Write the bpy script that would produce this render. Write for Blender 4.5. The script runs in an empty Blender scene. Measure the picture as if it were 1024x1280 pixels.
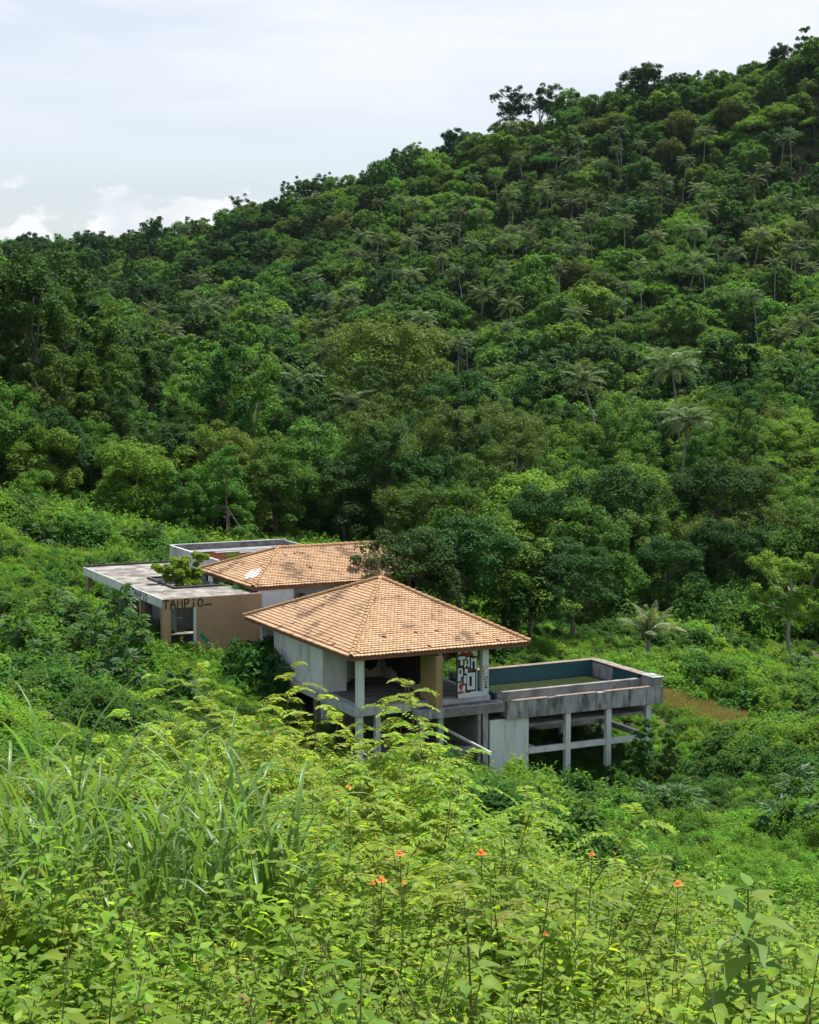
import bpy, bmesh, math, random
import numpy as np
from mathutils import Vector, Matrix

random.seed(7)
rng = np.random.default_rng(11)
SC = bpy.context.scene
COL = SC.collection
R = math.radians

# ------------------------------------------------------------------ camera, sky, sun, exposure
F, CAMZ, PITCH = 2087.0, 17.0, math.atan(190 / 2087)
cam = bpy.data.cameras.new('camera')
cam.sensor_fit = 'HORIZONTAL'
cam.sensor_width = 24.0
cam.lens = F / 1024 * 24.0
cam.clip_start, cam.clip_end = 0.1, 6000
co = bpy.data.objects.new('camera', cam)
COL.objects.link(co)
co.location = (0, 0, CAMZ)
co.rotation_euler = (math.pi / 2 - PITCH, 0, 0)
SC.camera = co

SUN_EL, SUN_AZ = R(67), math.atan2(0.66, 0.75)          # azimuth clockwise from +Y
SUN = Vector((math.sin(SUN_AZ) * math.cos(SUN_EL), math.cos(SUN_AZ) * math.cos(SUN_EL), math.sin(SUN_EL)))
lamp = bpy.data.lights.new('sun', 'SUN')
lamp.energy, lamp.angle, lamp.color = 5.0, R(0.5), (1.0, 0.965, 0.90)
lo = bpy.data.objects.new('sun', lamp)
COL.objects.link(lo)
lo.location = (30, 30, 200)
lo.rotation_euler = SUN.to_track_quat('Z', 'Y').to_euler()

world = bpy.data.worlds.new('World')
SC.world = world
world.use_nodes = True
wn, wl = world.node_tree.nodes, world.node_tree.links
wn.clear()


def nd(nt, typ, **kw):
    n = nt.nodes.new(typ)
    for k, v in kw.items():
        if k == 'ins':
            for a, b in v.items():
                n.inputs[a].default_value = b
        else:
            setattr(n, k, v)
    return n


def mth(nt, op, a, b=None, c=None, clamp=False):
    n = nt.nodes.new('ShaderNodeMath')
    n.operation = op
    n.use_clamp = clamp
    for i, x in enumerate((a, b, c)):
        if x is None:
            continue
        if isinstance(x, (int, float)):
            n.inputs[i].default_value = x
        else:
            nt.links.new(x, n.inputs[i])
    return n.outputs[0]


def ramp(nt, fac, stops):
    n = nt.nodes.new('ShaderNodeValToRGB')
    els = n.color_ramp.elements
    while len(els) < len(stops):
        els.new(0.5)
    for e, (p, c) in zip(els, stops):
        e.position = p
        e.color = (c, c, c, 1) if isinstance(c, (int, float)) else (*c, 1)
    if fac is not None:
        nt.links.new(fac, n.inputs[0])
    return n.outputs[0]


def mixc(nt, fac, a, b, mode='MIX'):
    n = nt.nodes.new('ShaderNodeMix')
    n.data_type = 'RGBA'
    n.blend_type = mode
    n.clamp_factor = True
    for s, x in ((n.inputs[0], fac), (n.inputs[6], a), (n.inputs[7], b)):
        if isinstance(x, (int, float)):
            s.default_value = x
        elif isinstance(x, tuple):
            s.default_value = (*x, 1)
        else:
            nt.links.new(x, s)
    return n.outputs[2]


wt = world.node_tree
sky = nd(wt, 'ShaderNodeTexSky', sky_type='NISHITA')
sky.sun_disc = False
sky.sun_elevation = SUN_EL
sky.sun_rotation = SUN_AZ
sky.air_density, sky.dust_density, sky.ozone_density = 1.0, 2.2, 1.0
bg = nd(wt, 'ShaderNodeBackground')
bg.inputs['Strength'].default_value = 0.1
tc = nd(wt, 'ShaderNodeTexCoord')
sep = nd(wt, 'ShaderNodeSeparateXYZ')
wl.new(tc.outputs['Generated'], sep.inputs[0])
elev = sep.outputs['Z']
# thin veil of high cloud, stretched along the horizon
mp = nd(wt, 'ShaderNodeMapping')
mp.inputs['Scale'].default_value = (2.2, 2.2, 16.0)
mp.inputs['Rotation'].default_value = (0, R(5), 0)
wl.new(tc.outputs['Generated'], mp.inputs[0])
nz = nd(wt, 'ShaderNodeTexNoise', ins={'Scale': 1.5, 'Detail': 6.0, 'Roughness': 0.55, 'Distortion': 0.4})
wl.new(mp.outputs[0], nz.inputs['Vector'])
veil = ramp(wt, nz.outputs[0], [(0.34, 0.62), (0.60, 1.0)])
# cumulus low over the horizon
mp2 = nd(wt, 'ShaderNodeMapping')
mp2.inputs['Scale'].default_value = (9.0, 9.0, 15.0)
mp2.inputs['Location'].default_value = (0.35, 0.0, 0.55)
wl.new(tc.outputs['Generated'], mp2.inputs[0])
nz2 = nd(wt, 'ShaderNodeTexNoise', ins={'Scale': 1.3, 'Detail': 9.0, 'Roughness': 0.56, 'Distortion': 0.15})
wl.new(mp2.outputs[0], nz2.inputs['Vector'])
band = ramp(wt, elev, [(0.03, 0.30), (0.075, 0.20), (0.115, 0.02), (0.16, 0.0)])
cum = ramp(wt, mth(wt, 'ADD', nz2.outputs[0], band), [(0.655, 0.0), (0.69, 1.0)])
mp3 = nd(wt, 'ShaderNodeMapping')
mp3.inputs['Scale'].default_value = (9.0, 9.0, 15.0)
mp3.inputs['Location'].default_value = (0.35, 0.0, 0.30)
wl.new(tc.outputs['Generated'], mp3.inputs[0])
nz3 = nd(wt, 'ShaderNodeTexNoise', ins={'Scale': 2.0, 'Detail': 6.0, 'Roughness': 0.6})
wl.new(mp3.outputs[0], nz3.inputs['Vector'])
cumcol = mixc(wt, ramp(wt, nz3.outputs[0], [(0.35, 0.0), (0.62, 1.0)]), (4.9, 5.3, 5.8), (6.7, 6.75, 6.8))
thin = ramp(wt, elev, [(0.0, 0.42), (0.10, 0.46), (0.17, 0.95), (0.25, 1.0), (0.55, 0.25), (1.0, 0.08)])   # the veil thins towards the zenith
skyc = mixc(wt, mth(wt, 'MULTIPLY', veil, thin), sky.outputs[0], (6.25, 6.5, 6.8))
skyc = mixc(wt, mth(wt, 'MULTIPLY', cum, 0.9), skyc, cumcol)
wl.new(skyc, bg.inputs['Color'])
wout = nd(wt, 'ShaderNodeOutputWorld')
wl.new(bg.outputs[0], wout.inputs['Surface'])

SC.render.engine = 'CYCLES'
SC.view_settings.view_transform = 'Standard'
SC.view_settings.look = 'None'
SC.view_settings.exposure = 0.6
SC.view_settings.gamma = 1.0
SC.view_settings.use_curve_mapping = False
SC.cycles.max_bounces = 7
SC.cycles.diffuse_bounces = 2
SC.cycles.transmission_bounces = 4
SC.cycles.transparent_max_bounces = 4
SC.cycles.volume_bounces = 0
SC.cycles.use_denoising = True


# ------------------------------------------------------------------ helpers
def ray(px, py):
    x, y = (px - 512) / F, -(py - 640) / F
    c, s = math.cos(PITCH), math.sin(PITCH)
    return np.array([x, c + y * s, -s + y * c])


def at(px, py, D):
    r = ray(px, py)
    return r * (D / r[1]) + np.array([0, 0, CAMZ])


def px_of(x, y, z):
    c, s = math.cos(PITCH), math.sin(PITCH)
    d = z - CAMZ
    f = y * c - d * s
    return 512 + F * x / f, 640 - F * (y * s + d * c) / f


def tag(o, label=None, cat=None, group=None, kind=None):
    for k, v in (('label', label), ('category', cat), ('group', group), ('kind', kind)):
        if v:
            o[k] = v
    return o


def empty(name, loc, rz=0.0, label=None, cat=None, group=None):
    o = bpy.data.objects.new(name, None)
    COL.objects.link(o)
    o.location = loc
    o.rotation_euler = (0, 0, rz)
    o.empty_display_size = 0.2
    return tag(o, label, cat, group)


def mesh_np(name, V, Q, mat=None, smooth=False):
    """quads only"""
    V = np.ascontiguousarray(V, dtype=np.float32)
    Q = np.ascontiguousarray(Q, dtype=np.int32)
    me = bpy.data.meshes.new(name)
    me.vertices.add(len(V))
    me.vertices.foreach_set('co', V.ravel())
    me.loops.add(Q.size)
    me.loops.foreach_set('vertex_index', Q.ravel())
    me.polygons.add(len(Q))
    me.polygons.foreach_set('loop_start', np.arange(0, Q.size, 4, dtype=np.int32))
    me.polygons.foreach_set('use_smooth', np.full(len(Q), bool(smooth)))
    me.update(calc_edges=True)
    if mat:
        me.materials.append(mat)
    return me


class Acc:
    def __init__(s):
        s.V, s.Q, s.n = [], [], 0

    def add(s, V, Q):
        V = np.asarray(V, float).reshape(-1, 3)
        s.V.append(V)
        s.Q.append(np.asarray(Q, int).reshape(-1, 4) + s.n)
        s.n += len(V)

    def box(s, x0, x1, y0, y1, z0, z1):
        V = [(x, y, z) for z in (z0, z1) for y in (y0, y1) for x in (x0, x1)]
        s.add(V, [(0, 2, 3, 1), (4, 5, 7, 6), (0, 1, 5, 4), (2, 6, 7, 3), (0, 4, 6, 2), (1, 3, 7, 5)])

    def tube(s, pts, rad, n=6, cap=True):
        pts = np.asarray(pts, float)
        m = len(pts)
        rad = np.broadcast_to(np.asarray(rad, float), (m,))
        t = np.gradient(pts, axis=0)
        t /= np.linalg.norm(t, axis=1)[:, None] + 1e-9
        ref = np.array([0.31, 0.17, 0.93]) if abs(t[0][2]) < 0.9 else np.array([1.0, 0.1, 0])
        a = np.cross(t, ref)
        a /= np.linalg.norm(a, axis=1)[:, None] + 1e-9
        b = np.cross(t, a)
        th = np.arange(n) / n * 2 * math.pi
        V = (pts[:, None, :] + rad[:, None, None] * (np.cos(th)[None, :, None] * a[:, None, :] + np.sin(th)[None, :, None] * b[:, None, :])).reshape(-1, 3)
        Q = [(i * n + j, i * n + (j + 1) % n, (i + 1) * n + (j + 1) % n, (i + 1) * n + j) for i in range(m - 1) for j in range(n)]
        s.add(V, Q)

    def bar(s, p, q, w, h):
        """rectangular bar from p to q"""
        p, q = np.asarray(p, float), np.asarray(q, float)
        t = (q - p) / np.linalg.norm(q - p)
        up = np.array([0, 0, 1.0]) if abs(t[2]) < 0.95 else np.array([0, 1.0, 0])
        a = np.cross(t, up)
        a /= np.linalg.norm(a)
        b = np.cross(a, t)
        V = [e + sa * a * w / 2 + sb * b * h / 2 for e in (p, q) for sb in (-1, 1) for sa in (-1, 1)]
        s.add(V, [(0, 2, 3, 1), (4, 5, 7, 6), (0, 1, 5, 4), (2, 6, 7, 3), (0, 4, 6, 2), (1, 3, 7, 5)])

    def arr(s):
        return np.concatenate(s.V), np.concatenate(s.Q)

    def mesh(s, name, mat, smooth=False):
        V, Q = s.arr()
        return mesh_np(name, V, Q, mat, smooth)

    def build(s, name, mat, parent=None, smooth=False, loc=None, bevel=0):
        o = bpy.data.objects.new(name, s.mesh(name, mat, smooth))
        COL.objects.link(o)
        if parent:
            o.parent = parent
        if loc is not None:
            o.location = loc
        if bevel:
            md = o.modifiers.new('bevel', 'BEVEL')
            md.width, md.segments = bevel, 1
        return o


def poly_obj(name, verts, faces, mat, parent=None, loc=None):
    me = bpy.data.meshes.new(name)
    me.from_pydata([tuple(v) for v in verts], [], faces)
    me.update()
    me.materials.append(mat)
    o = bpy.data.objects.new(name, me)
    COL.objects.link(o)
    if parent:
        o.parent = parent
    if loc is not None:
        o.location = loc
    return o


def unit(v):
    return v / (np.linalg.norm(v, axis=-1, keepdims=True) + 1e-9)


# ------------------------------------------------------------------ materials
def newmat(name):
    m = bpy.data.materials.new(name)
    m.use_nodes = True
    nt = m.node_tree
    nt.nodes.clear()
    out = nt.nodes.new('ShaderNodeOutputMaterial')
    return m, nt, out


def leaf_mat(name, ca, cb, trans=0.35, rough=0.55, spec=0.07, obj_var=0.35, yellow=None, tboost=1.6):
    m, nt, out = newmat(name)
    geo = nd(nt, 'ShaderNodeNewGeometry')
    oi = nd(nt, 'ShaderNodeObjectInfo')
    c = mixc(nt, geo.outputs['Random Per Island'], ca, cb)
    if yellow:
        sel = ramp(nt, geo.outputs['Random Per Island'], [(0.972, 0.0), (0.98, 1.0)])
        c = mixc(nt, sel, c, yellow)
    hsv = nd(nt, 'ShaderNodeHueSaturation')
    wn_ = nd(nt, 'ShaderNodeTexWhiteNoise', noise_dimensions='1D')
    nt.links.new(oi.outputs['Random'], wn_.inputs['W'])
    nt.links.new(mth(nt, 'MULTIPLY_ADD', wn_.outputs['Value'], 0.036, 0.483), hsv.inputs['Hue'])
    nt.links.new(mth(nt, 'MULTIPLY_ADD', oi.outputs['Random'], obj_var * 1.4, 1 - obj_var * 0.7), hsv.inputs['Value'])
    hsv.inputs['Saturation'].default_value = 1.0
    nt.links.new(c, hsv.inputs['Color'])
    p = nd(nt, 'ShaderNodeBsdfPrincipled', ins={'Roughness': rough, 'Specular IOR Level': spec})
    nt.links.new(hsv.outputs[0], p.inputs['Base Color'])
    t = nd(nt, 'ShaderNodeBsdfTranslucent')
    tcol = mixc(nt, 1.0, hsv.outputs[0], (tboost * 1.15, tboost * 1.1, tboost * 0.5), 'MULTIPLY')
    nt.links.new(tcol, t.inputs['Color'])
    ms = nd(nt, 'ShaderNodeMixShader')
    ms.inputs[0].default_value = trans
    nt.links.new(p.outputs[0], ms.inputs[1])
    nt.links.new(t.outputs[0], ms.inputs[2])
    nt.links.new(ms.outputs[0], out.inputs['Surface'])
    return m


def surf_mat(name, c1, c2, scale=3.0, rough=0.8, stain=None, stain_amt=0.5, stain_scale=0.7, bump=0.15, streak=False, spec=0.3, bscale=30, isl=0.0, stain_lo=0.45, stain_hi=0.7):
    m, nt, out = newmat(name)
    tcd = nd(nt, 'ShaderNodeTexCoord')
    n1 = nd(nt, 'ShaderNodeTexNoise', ins={'Scale': scale, 'Detail': 8.0, 'Roughness': 0.65})
    nt.links.new(tcd.outputs['Object'], n1.inputs['Vector'])
    c = mixc(nt, ramp(nt, n1.outputs[0], [(0.3, 0.0), (0.7, 1.0)]), c1, c2)
    if stain:
        mp_ = nd(nt, 'ShaderNodeMapping')
        mp_.inputs['Scale'].default_value = (1, 1, 0.22) if streak else (1, 1, 1)
        nt.links.new(tcd.outputs['Object'], mp_.inputs[0])
        n2 = nd(nt, 'ShaderNodeTexNoise', ins={'Scale': stain_scale, 'Detail': 7.0, 'Roughness': 0.68})
        nt.links.new(mp_.outputs[0], n2.inputs['Vector'])
        c = mixc(nt, mth(nt, 'MULTIPLY', ramp(nt, n2.outputs[0], [(stain_lo, 0.0), (stain_hi, 1.0)]), stain_amt), c, stain)
    if isl:
        g = nd(nt, 'ShaderNodeNewGeometry')
        h = nd(nt, 'ShaderNodeHueSaturation')
        nt.links.new(mth(nt, 'MULTIPLY_ADD', g.outputs['Random Per Island'], isl, 1 - isl / 2), h.inputs['Value'])
        nt.links.new(c, h.inputs['Color'])
        c = h.outputs[0]
    p = nd(nt, 'ShaderNodeBsdfPrincipled', ins={'Roughness': rough, 'Specular IOR Level': spec})
    nt.links.new(c, p.inputs['Base Color'])
    if bump:
        n3 = nd(nt, 'ShaderNodeTexNoise', ins={'Scale': bscale, 'Detail': 5.0, 'Roughness': 0.6})
        nt.links.new(tcd.outputs['Object'], n3.inputs['Vector'])
        b = nd(nt, 'ShaderNodeBump', ins={'Strength': bump, 'Distance': 0.05})
        nt.links.new(n3.outputs[0], b.inputs['Height'])
        nt.links.new(b.outputs[0], p.inputs['Normal'])
    nt.links.new(p.outputs[0], out.inputs['Surface'])
    return m


M = {}
M['leaf_bright'] = leaf_mat('leaf_bright', (0.086, 0.182, 0.022), (0.165, 0.298, 0.040), 0.24, tboost=1.4)
M['leaf_mid'] = leaf_mat('leaf_mid', (0.052, 0.130, 0.018), (0.108, 0.212, 0.032), 0.22, tboost=1.4)
M['leaf_dark'] = leaf_mat('leaf_dark', (0.023, 0.068, 0.014), (0.049, 0.112, 0.023), 0.18, tboost=1.4)
M['leaf_olive'] = leaf_mat('leaf_olive', (0.074, 0.126, 0.022), (0.120, 0.176, 0.034), 0.22, tboost=1.4)
M['leaf_palm'] = leaf_mat('leaf_palm', (0.060, 0.105, 0.042), (0.116, 0.160, 0.072), 0.25, rough=0.5, spec=0.16, obj_var=0.6)
M['leaf_pale_palm'] = leaf_mat('leaf_pale_palm', (0.125, 0.165, 0.075), (0.23, 0.265, 0.145), 0.3, rough=0.45, spec=0.3)
M['leaf_bush'] = leaf_mat('leaf_bush', (0.082, 0.180, 0.022), (0.160, 0.282, 0.042), 0.34, tboost=1.9, obj_var=0.45)
M['leaf_bush_dark'] = leaf_mat('leaf_bush_dark', (0.036, 0.098, 0.020), (0.072, 0.158, 0.030), 0.30, tboost=1.8, obj_var=0.45)
M['leaf_papaya'] = leaf_mat('leaf_papaya', (0.042, 0.108, 0.026), (0.072, 0.150, 0.038), 0.30, rough=0.5, spec=0.2)
M['leaf_weed'] = leaf_mat('leaf_weed', (0.105, 0.190, 0.018), (0.235, 0.335, 0.040), 0.46, rough=0.5, spec=0.14, obj_var=0.4, yellow=(0.26, 0.25, 0.03), tboost=2.1)
M['leaf_feather'] = leaf_mat('leaf_feather', (0.120, 0.215, 0.018), (0.250, 0.345, 0.036), 0.46, rough=0.5, spec=0.2, obj_var=0.35, tboost=2.0)
M['leaf_grass'] = leaf_mat('leaf_grass', (0.085, 0.180, 0.038), (0.150, 0.255, 0.068), 0.38, rough=0.4, spec=0.35, obj_var=0.3, tboost=1.6)
M['leaf_big'] = leaf_mat('leaf_big', (0.120, 0.205, 0.032), (0.190, 0.290, 0.055), 0.42, rough=0.5, spec=0.15, obj_var=0.2)
M['leaf_dry'] = leaf_mat('leaf_dry', (0.20, 0.155, 0.065), (0.31, 0.25, 0.115), 0.25, rough=0.7, obj_var=0.3)
M['leaf_dead'] = leaf_mat('leaf_dead', (0.14, 0.085, 0.04), (0.26, 0.17, 0.08), 0.2, rough=0.8, obj_var=0.3)
M['petal'] = surf_mat('petal', (0.75, 0.10, 0.01), (0.85, 0.22, 0.02), 40, 0.6, bump=0)
M['petal_white'] = surf_mat('petal_white', (0.6, 0.58, 0.55), (0.7, 0.66, 0.68), 40, 0.6, bump=0)
M['bark'] = surf_mat('bark', (0.10, 0.085, 0.065), (0.22, 0.19, 0.15), 2.5, 0.9, bump=0.6, bscale=8)
M['bark_pale'] = surf_mat('bark_pale', (0.26, 0.24, 0.21), (0.40, 0.37, 0.33), 2.5, 0.9, bump=0.5, bscale=8)
M['bark_grey'] = surf_mat('bark_grey', (0.20, 0.18, 0.17), (0.34, 0.31, 0.29), 5, 0.9, bump=0.4, bscale=8)
M['twig'] = surf_mat('twig', (0.14, 0.10, 0.045), (0.20, 0.14, 0.06), 8, 0.8, bump=0)
M['stem_green'] = surf_mat('stem_green', (0.12, 0.17, 0.04), (0.18, 0.17, 0.06), 8, 0.7, bump=0)
M['white_wall'] = surf_mat('white_wall', (0.66, 0.69, 0.70), (0.76, 0.77, 0.76), 1.2, 0.75, stain=(0.26, 0.27, 0.26), stain_amt=0.6, stain_scale=1.6, streak=True, bump=0.08, stain_lo=0.48)
M['stained_wall'] = surf_mat('stained_wall', (0.55, 0.58, 0.58), (0.68, 0.70, 0.69), 1.2, 0.8, stain=(0.14, 0.15, 0.14), stain_amt=0.8, stain_scale=1.1, streak=True, bump=0.15, stain_lo=0.42, stain_hi=0.68)
M['cream_wall'] = surf_mat('cream_wall', (0.52, 0.50, 0.40), (0.62, 0.60, 0.50), 1.0, 0.8, stain=(0.25, 0.23, 0.18), stain_amt=0.5, streak=True, bump=0.08)
M['tan_wall'] = surf_mat('tan_wall', (0.40, 0.255, 0.155), (0.46, 0.30, 0.185), 0.8, 0.8, stain=(0.30, 0.19, 0.115), stain_amt=0.6, stain_scale=0.6, streak=True, bump=0.08)
M['ochre_wall'] = surf_mat('ochre_wall', (0.36, 0.245, 0.115), (0.42, 0.29, 0.15), 0.9, 0.8, stain=(0.28, 0.18, 0.10), stain_amt=0.6, streak=True, bump=0.08)
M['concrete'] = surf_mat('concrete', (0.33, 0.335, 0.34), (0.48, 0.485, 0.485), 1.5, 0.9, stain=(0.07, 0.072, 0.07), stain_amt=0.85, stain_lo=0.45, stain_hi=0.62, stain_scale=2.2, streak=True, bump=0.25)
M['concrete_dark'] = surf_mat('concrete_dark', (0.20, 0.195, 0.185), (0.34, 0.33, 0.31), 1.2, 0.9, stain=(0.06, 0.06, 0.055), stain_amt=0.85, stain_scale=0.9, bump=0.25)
M['roof_slab'] = surf_mat('roof_slab', (0.23, 0.215, 0.19), (0.36, 0.34, 0.305), 1.6, 0.95, stain=(0.105, 0.095, 0.085), stain_amt=0.95, stain_scale=0.9, bump=0.3, stain_lo=0.42, stain_hi=0.60)
M['pale_slab'] = surf_mat('pale_slab', (0.42, 0.44, 0.44), (0.55, 0.56, 0.55), 1.5, 0.85, stain=(0.16, 0.16, 0.15), stain_amt=0.7, stain_scale=1.0, streak=True, bump=0.15)
M['black_trim'] = surf_mat('black_trim', (0.05, 0.05, 0.05), (0.10, 0.10, 0.10), 4, 0.85, bump=0.2)
M['brown_board'] = surf_mat('brown_board', (0.16, 0.075, 0.04), (0.23, 0.11, 0.06), 2, 0.75, bump=0.1)
M['rust_steel'] = surf_mat('rust_steel', (0.20, 0.07, 0.03), (0.32, 0.13, 0.055), 6, 0.8, bump=0.2)
M['grey_sheet'] = surf_mat('grey_sheet', (0.18, 0.18, 0.19), (0.30, 0.30, 0.31), 2, 0.7, stain=(0.08, 0.08, 0.08), stain_amt=0.6, bump=0.1)
M['soffit'] = surf_mat('soffit', (0.30, 0.27, 0.23), (0.38, 0.35, 0.30), 1, 0.9, bump=0.05)
M['paint_black'] = surf_mat('paint_black', (0.015, 0.015, 0.015), (0.03, 0.03, 0.03), 8, 0.6, bump=0)
M['paint_red'] = surf_mat('paint_red', (0.30, 0.03, 0.02), (0.42, 0.05, 0.03), 8, 0.6, bump=0)
M['paint_white'] = surf_mat('paint_white', (0.66, 0.70, 0.70), (0.72, 0.75, 0.75), 3, 0.6, bump=0)
M['paint_green'] = surf_mat('paint_green', (0.02, 0.20, 0.11), (0.03, 0.26, 0.15), 8, 0.6, bump=0)
M['soil'] = surf_mat('soil', (0.055, 0.050, 0.025), (0.085, 0.075, 0.035), 0.3, 1.0, stain=(0.035, 0.05, 0.015), stain_amt=0.7, stain_scale=0.1, bump=0.5, bscale=2)
M['red_soil'] = surf_mat('red_soil', (0.28, 0.13, 0.06), (0.36, 0.19, 0.10), 0.8, 1.0, bump=0.5, bscale=3)
M['sand_soil'] = surf_mat('sand_soil', (0.34, 0.24, 0.16), (0.42, 0.31, 0.22), 0.8, 1.0, bump=0.5, bscale=3)
M['car_black'] = surf_mat('car_black', (0.015, 0.015, 0.018), (0.02, 0.02, 0.024), 2, 0.22, bump=0, spec=0.6)
M['car_glass'] = surf_mat('car_glass', (0.03, 0.035, 0.04), (0.03, 0.035, 0.04), 2, 0.08, bump=0, spec=0.8)
M['rubber'] = surf_mat('rubber', (0.02, 0.02, 0.02), (0.03, 0.03, 0.03), 5, 0.9, bump=0)
M['coping'] = surf_mat('coping', (0.20, 0.155, 0.125), (0.30, 0.24, 0.20), 2.5, 0.9, stain=(0.10, 0.085, 0.075), stain_amt=0.8, stain_scale=1.5, bump=0.2)
M['floor_dirt'] = surf_mat('floor_dirt', (0.12, 0.115, 0.11), (0.26, 0.25, 0.24), 1.6, 0.95, stain=(0.05, 0.045, 0.04), stain_amt=0.9, stain_scale=0.9, bump=0.3)
M['wood'] = surf_mat('wood', (0.30, 0.26, 0.21), (0.42, 0.37, 0.31), 4, 0.9, bump=0.2)


def roof_tile_mat():
    m, nt, out = newmat('clay_tile')
    g = nd(nt, 'ShaderNodeNewGeometry')
    tcd = nd(nt, 'ShaderNodeTexCoord')
    c = mixc(nt, g.outputs['Random Per Island'], (0.41, 0.252, 0.140), (0.545, 0.365, 0.220))
    n1 = nd(nt, 'ShaderNodeTexNoise', ins={'Scale': 0.55, 'Detail': 6.0, 'Roughness': 0.62})
    nt.links.new(tcd.outputs['Object'], n1.inputs['Vector'])
    j = mth(nt, 'MULTIPLY_ADD', g.outputs['Random Per Island'], 0.16, -0.08)
    st = ramp(nt, mth(nt, 'ADD', n1.outputs[0], j), [(0.55, 0.0), (0.65, 1.0)])
    c = mixc(nt, mth(nt, 'MULTIPLY', st, 0.8), c, (0.13, 0.08, 0.05))
    n2 = nd(nt, 'ShaderNodeTexNoise', ins={'Scale': 7.0, 'Detail': 5.0, 'Roughness': 0.7})
    nt.links.new(tcd.outputs['Object'], n2.inputs['Vector'])
    c = mixc(nt, mth(nt, 'MULTIPLY', ramp(nt, n2.outputs[0], [(0.5, 0.0), (0.75, 1.0)]), 0.35), c, (0.27, 0.175, 0.11))
    p = nd(nt, 'ShaderNodeBsdfPrincipled', ins={'Roughness': 0.8, 'Specular IOR Level': 0.25})
    nt.links.new(c, p.inputs['Base Color'])
    nt.links.new(p.outputs[0], out.inputs['Surface'])
    return m


M['clay_tile'] = roof_tile_mat()
M['hip_tile'] = surf_mat('hip_tile', (0.38, 0.225, 0.105), (0.46, 0.29, 0.155), 3, 0.8, stain=(0.14, 0.085, 0.05), stain_amt=0.5, stain_scale=1.5, bump=0.1)
M['bleached_tile'] = surf_mat('bleached_tile', (0.62, 0.58, 0.54), (0.74, 0.70, 0.66), 5, 0.8, bump=0.05)


def pool_tile_mat():
    m, nt, out = newmat('pool_tile')
    tcd = nd(nt, 'ShaderNodeTexCoord')
    sx = nd(nt, 'ShaderNodeSeparateXYZ')
    nt.links.new(tcd.outputs['Object'], sx.inputs[0])
    cb = nd(nt, 'ShaderNodeCombineXYZ')
    nt.links.new(mth(nt, 'ADD', sx.outputs[0], sx.outputs[1]), cb.inputs[0])
    nt.links.new(sx.outputs[2], cb.inputs[1])
    br = nd(nt, 'ShaderNodeTexBrick', offset=0.0, ins={'Color1': (0.012, 0.095, 0.115, 1), 'Color2': (0.02, 0.13, 0.15, 1), 'Mortar': (0.06, 0.10, 0.11, 1), 'Scale': 1.0, 'Mortar Size': 0.014, 'Brick Width': 0.15, 'Row Height': 0.15})
    nt.links.new(cb.outputs[0], br.inputs['Vector'])
    p = nd(nt, 'ShaderNodeBsdfPrincipled', ins={'Roughness': 0.35})
    nt.links.new(br.outputs[0], p.inputs['Base Color'])
    nt.links.new(p.outputs[0], out.inputs['Surface'])
    return m


M['pool_tile'] = pool_tile_mat()


def block_mat():
    m, nt, out = newmat('blockwork')
    tcd = nd(nt, 'ShaderNodeTexCoord')
    sx = nd(nt, 'ShaderNodeSeparateXYZ')
    nt.links.new(tcd.outputs['Object'], sx.inputs[0])
    cb = nd(nt, 'ShaderNodeCombineXYZ')
    nt.links.new(mth(nt, 'ADD', sx.outputs[0], sx.outputs[1]), cb.inputs[0])
    nt.links.new(sx.outputs[2], cb.inputs[1])
    br = nd(nt, 'ShaderNodeTexBrick', ins={'Color1': (0.22, 0.22, 0.22, 1), 'Color2': (0.32, 0.32, 0.31, 1), 'Mortar': (0.40, 0.40, 0.39, 1), 'Scale': 1.0, 'Mortar Size': 0.015, 'Brick Width': 0.4, 'Row Height': 0.2})
    nt.links.new(cb.outputs[0], br.inputs['Vector'])
    n2 = nd(nt, 'ShaderNodeTexNoise', ins={'Scale': 1.5, 'Detail': 6.0})
    nt.links.new(tcd.outputs['Object'], n2.inputs['Vector'])
    c = mixc(nt, mth(nt, 'MULTIPLY', ramp(nt, n2.outputs[0], [(0.45, 0), (0.65, 1)]), 0.7), br.outputs[0], (0.10, 0.10, 0.10))
    p = nd(nt, 'ShaderNodeBsdfPrincipled', ins={'Roughness': 0.9})
    nt.links.new(c, p.inputs['Base Color'])
    nt.links.new(p.outputs[0], out.inputs['Surface'])
    return m


M['blockwork'] = block_mat()


def water_mat():
    m, nt, out = newmat('green_water')
    tcd = nd(nt, 'ShaderNodeTexCoord')
    n = nd(nt, 'ShaderNodeTexNoise', ins={'Scale': 0.5, 'Detail': 4.0})
    nt.links.new(tcd.outputs['Object'], n.inputs['Vector'])
    c = mixc(nt, n.outputs[0], (0.015, 0.026, 0.010), (0.045, 0.056, 0.013))
    p = nd(nt, 'ShaderNodeBsdfPrincipled', ins={'Roughness': 0.12, 'Specular IOR Level': 0.4})
    nt.links.new(c, p.inputs['Base Color'])
    n3 = nd(nt, 'ShaderNodeTexNoise', ins={'Scale': 6.0, 'Detail': 2.0})
    nt.links.new(tcd.outputs['Object'], n3.inputs['Vector'])
    b = nd(nt, 'ShaderNodeBump', ins={'Strength': 0.05, 'Distance': 0.02})
    nt.links.new(n3.outputs[0], b.inputs['Height'])
    nt.links.new(b.outputs[0], p.inputs['Normal'])
    nt.links.new(p.outputs[0], out.inputs['Surface'])
    return m


M['water'] = water_mat()

# ------------------------------------------------------------------ terrain
CP = [(0, 0, 15.3), (-3, 0.5, 15.35), (3, 0.5, 15.2), (-8, 0, 15.7), (8, 0, 14.9), (0, -12, 17.4), (0, -40, 22), (-60, -20, 21), (60, -20, 15)]


def cp(px, py, D, veg):
    p = at(px, py, D)
    CP.append((p[0], p[1], p[2] - veg))


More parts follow.
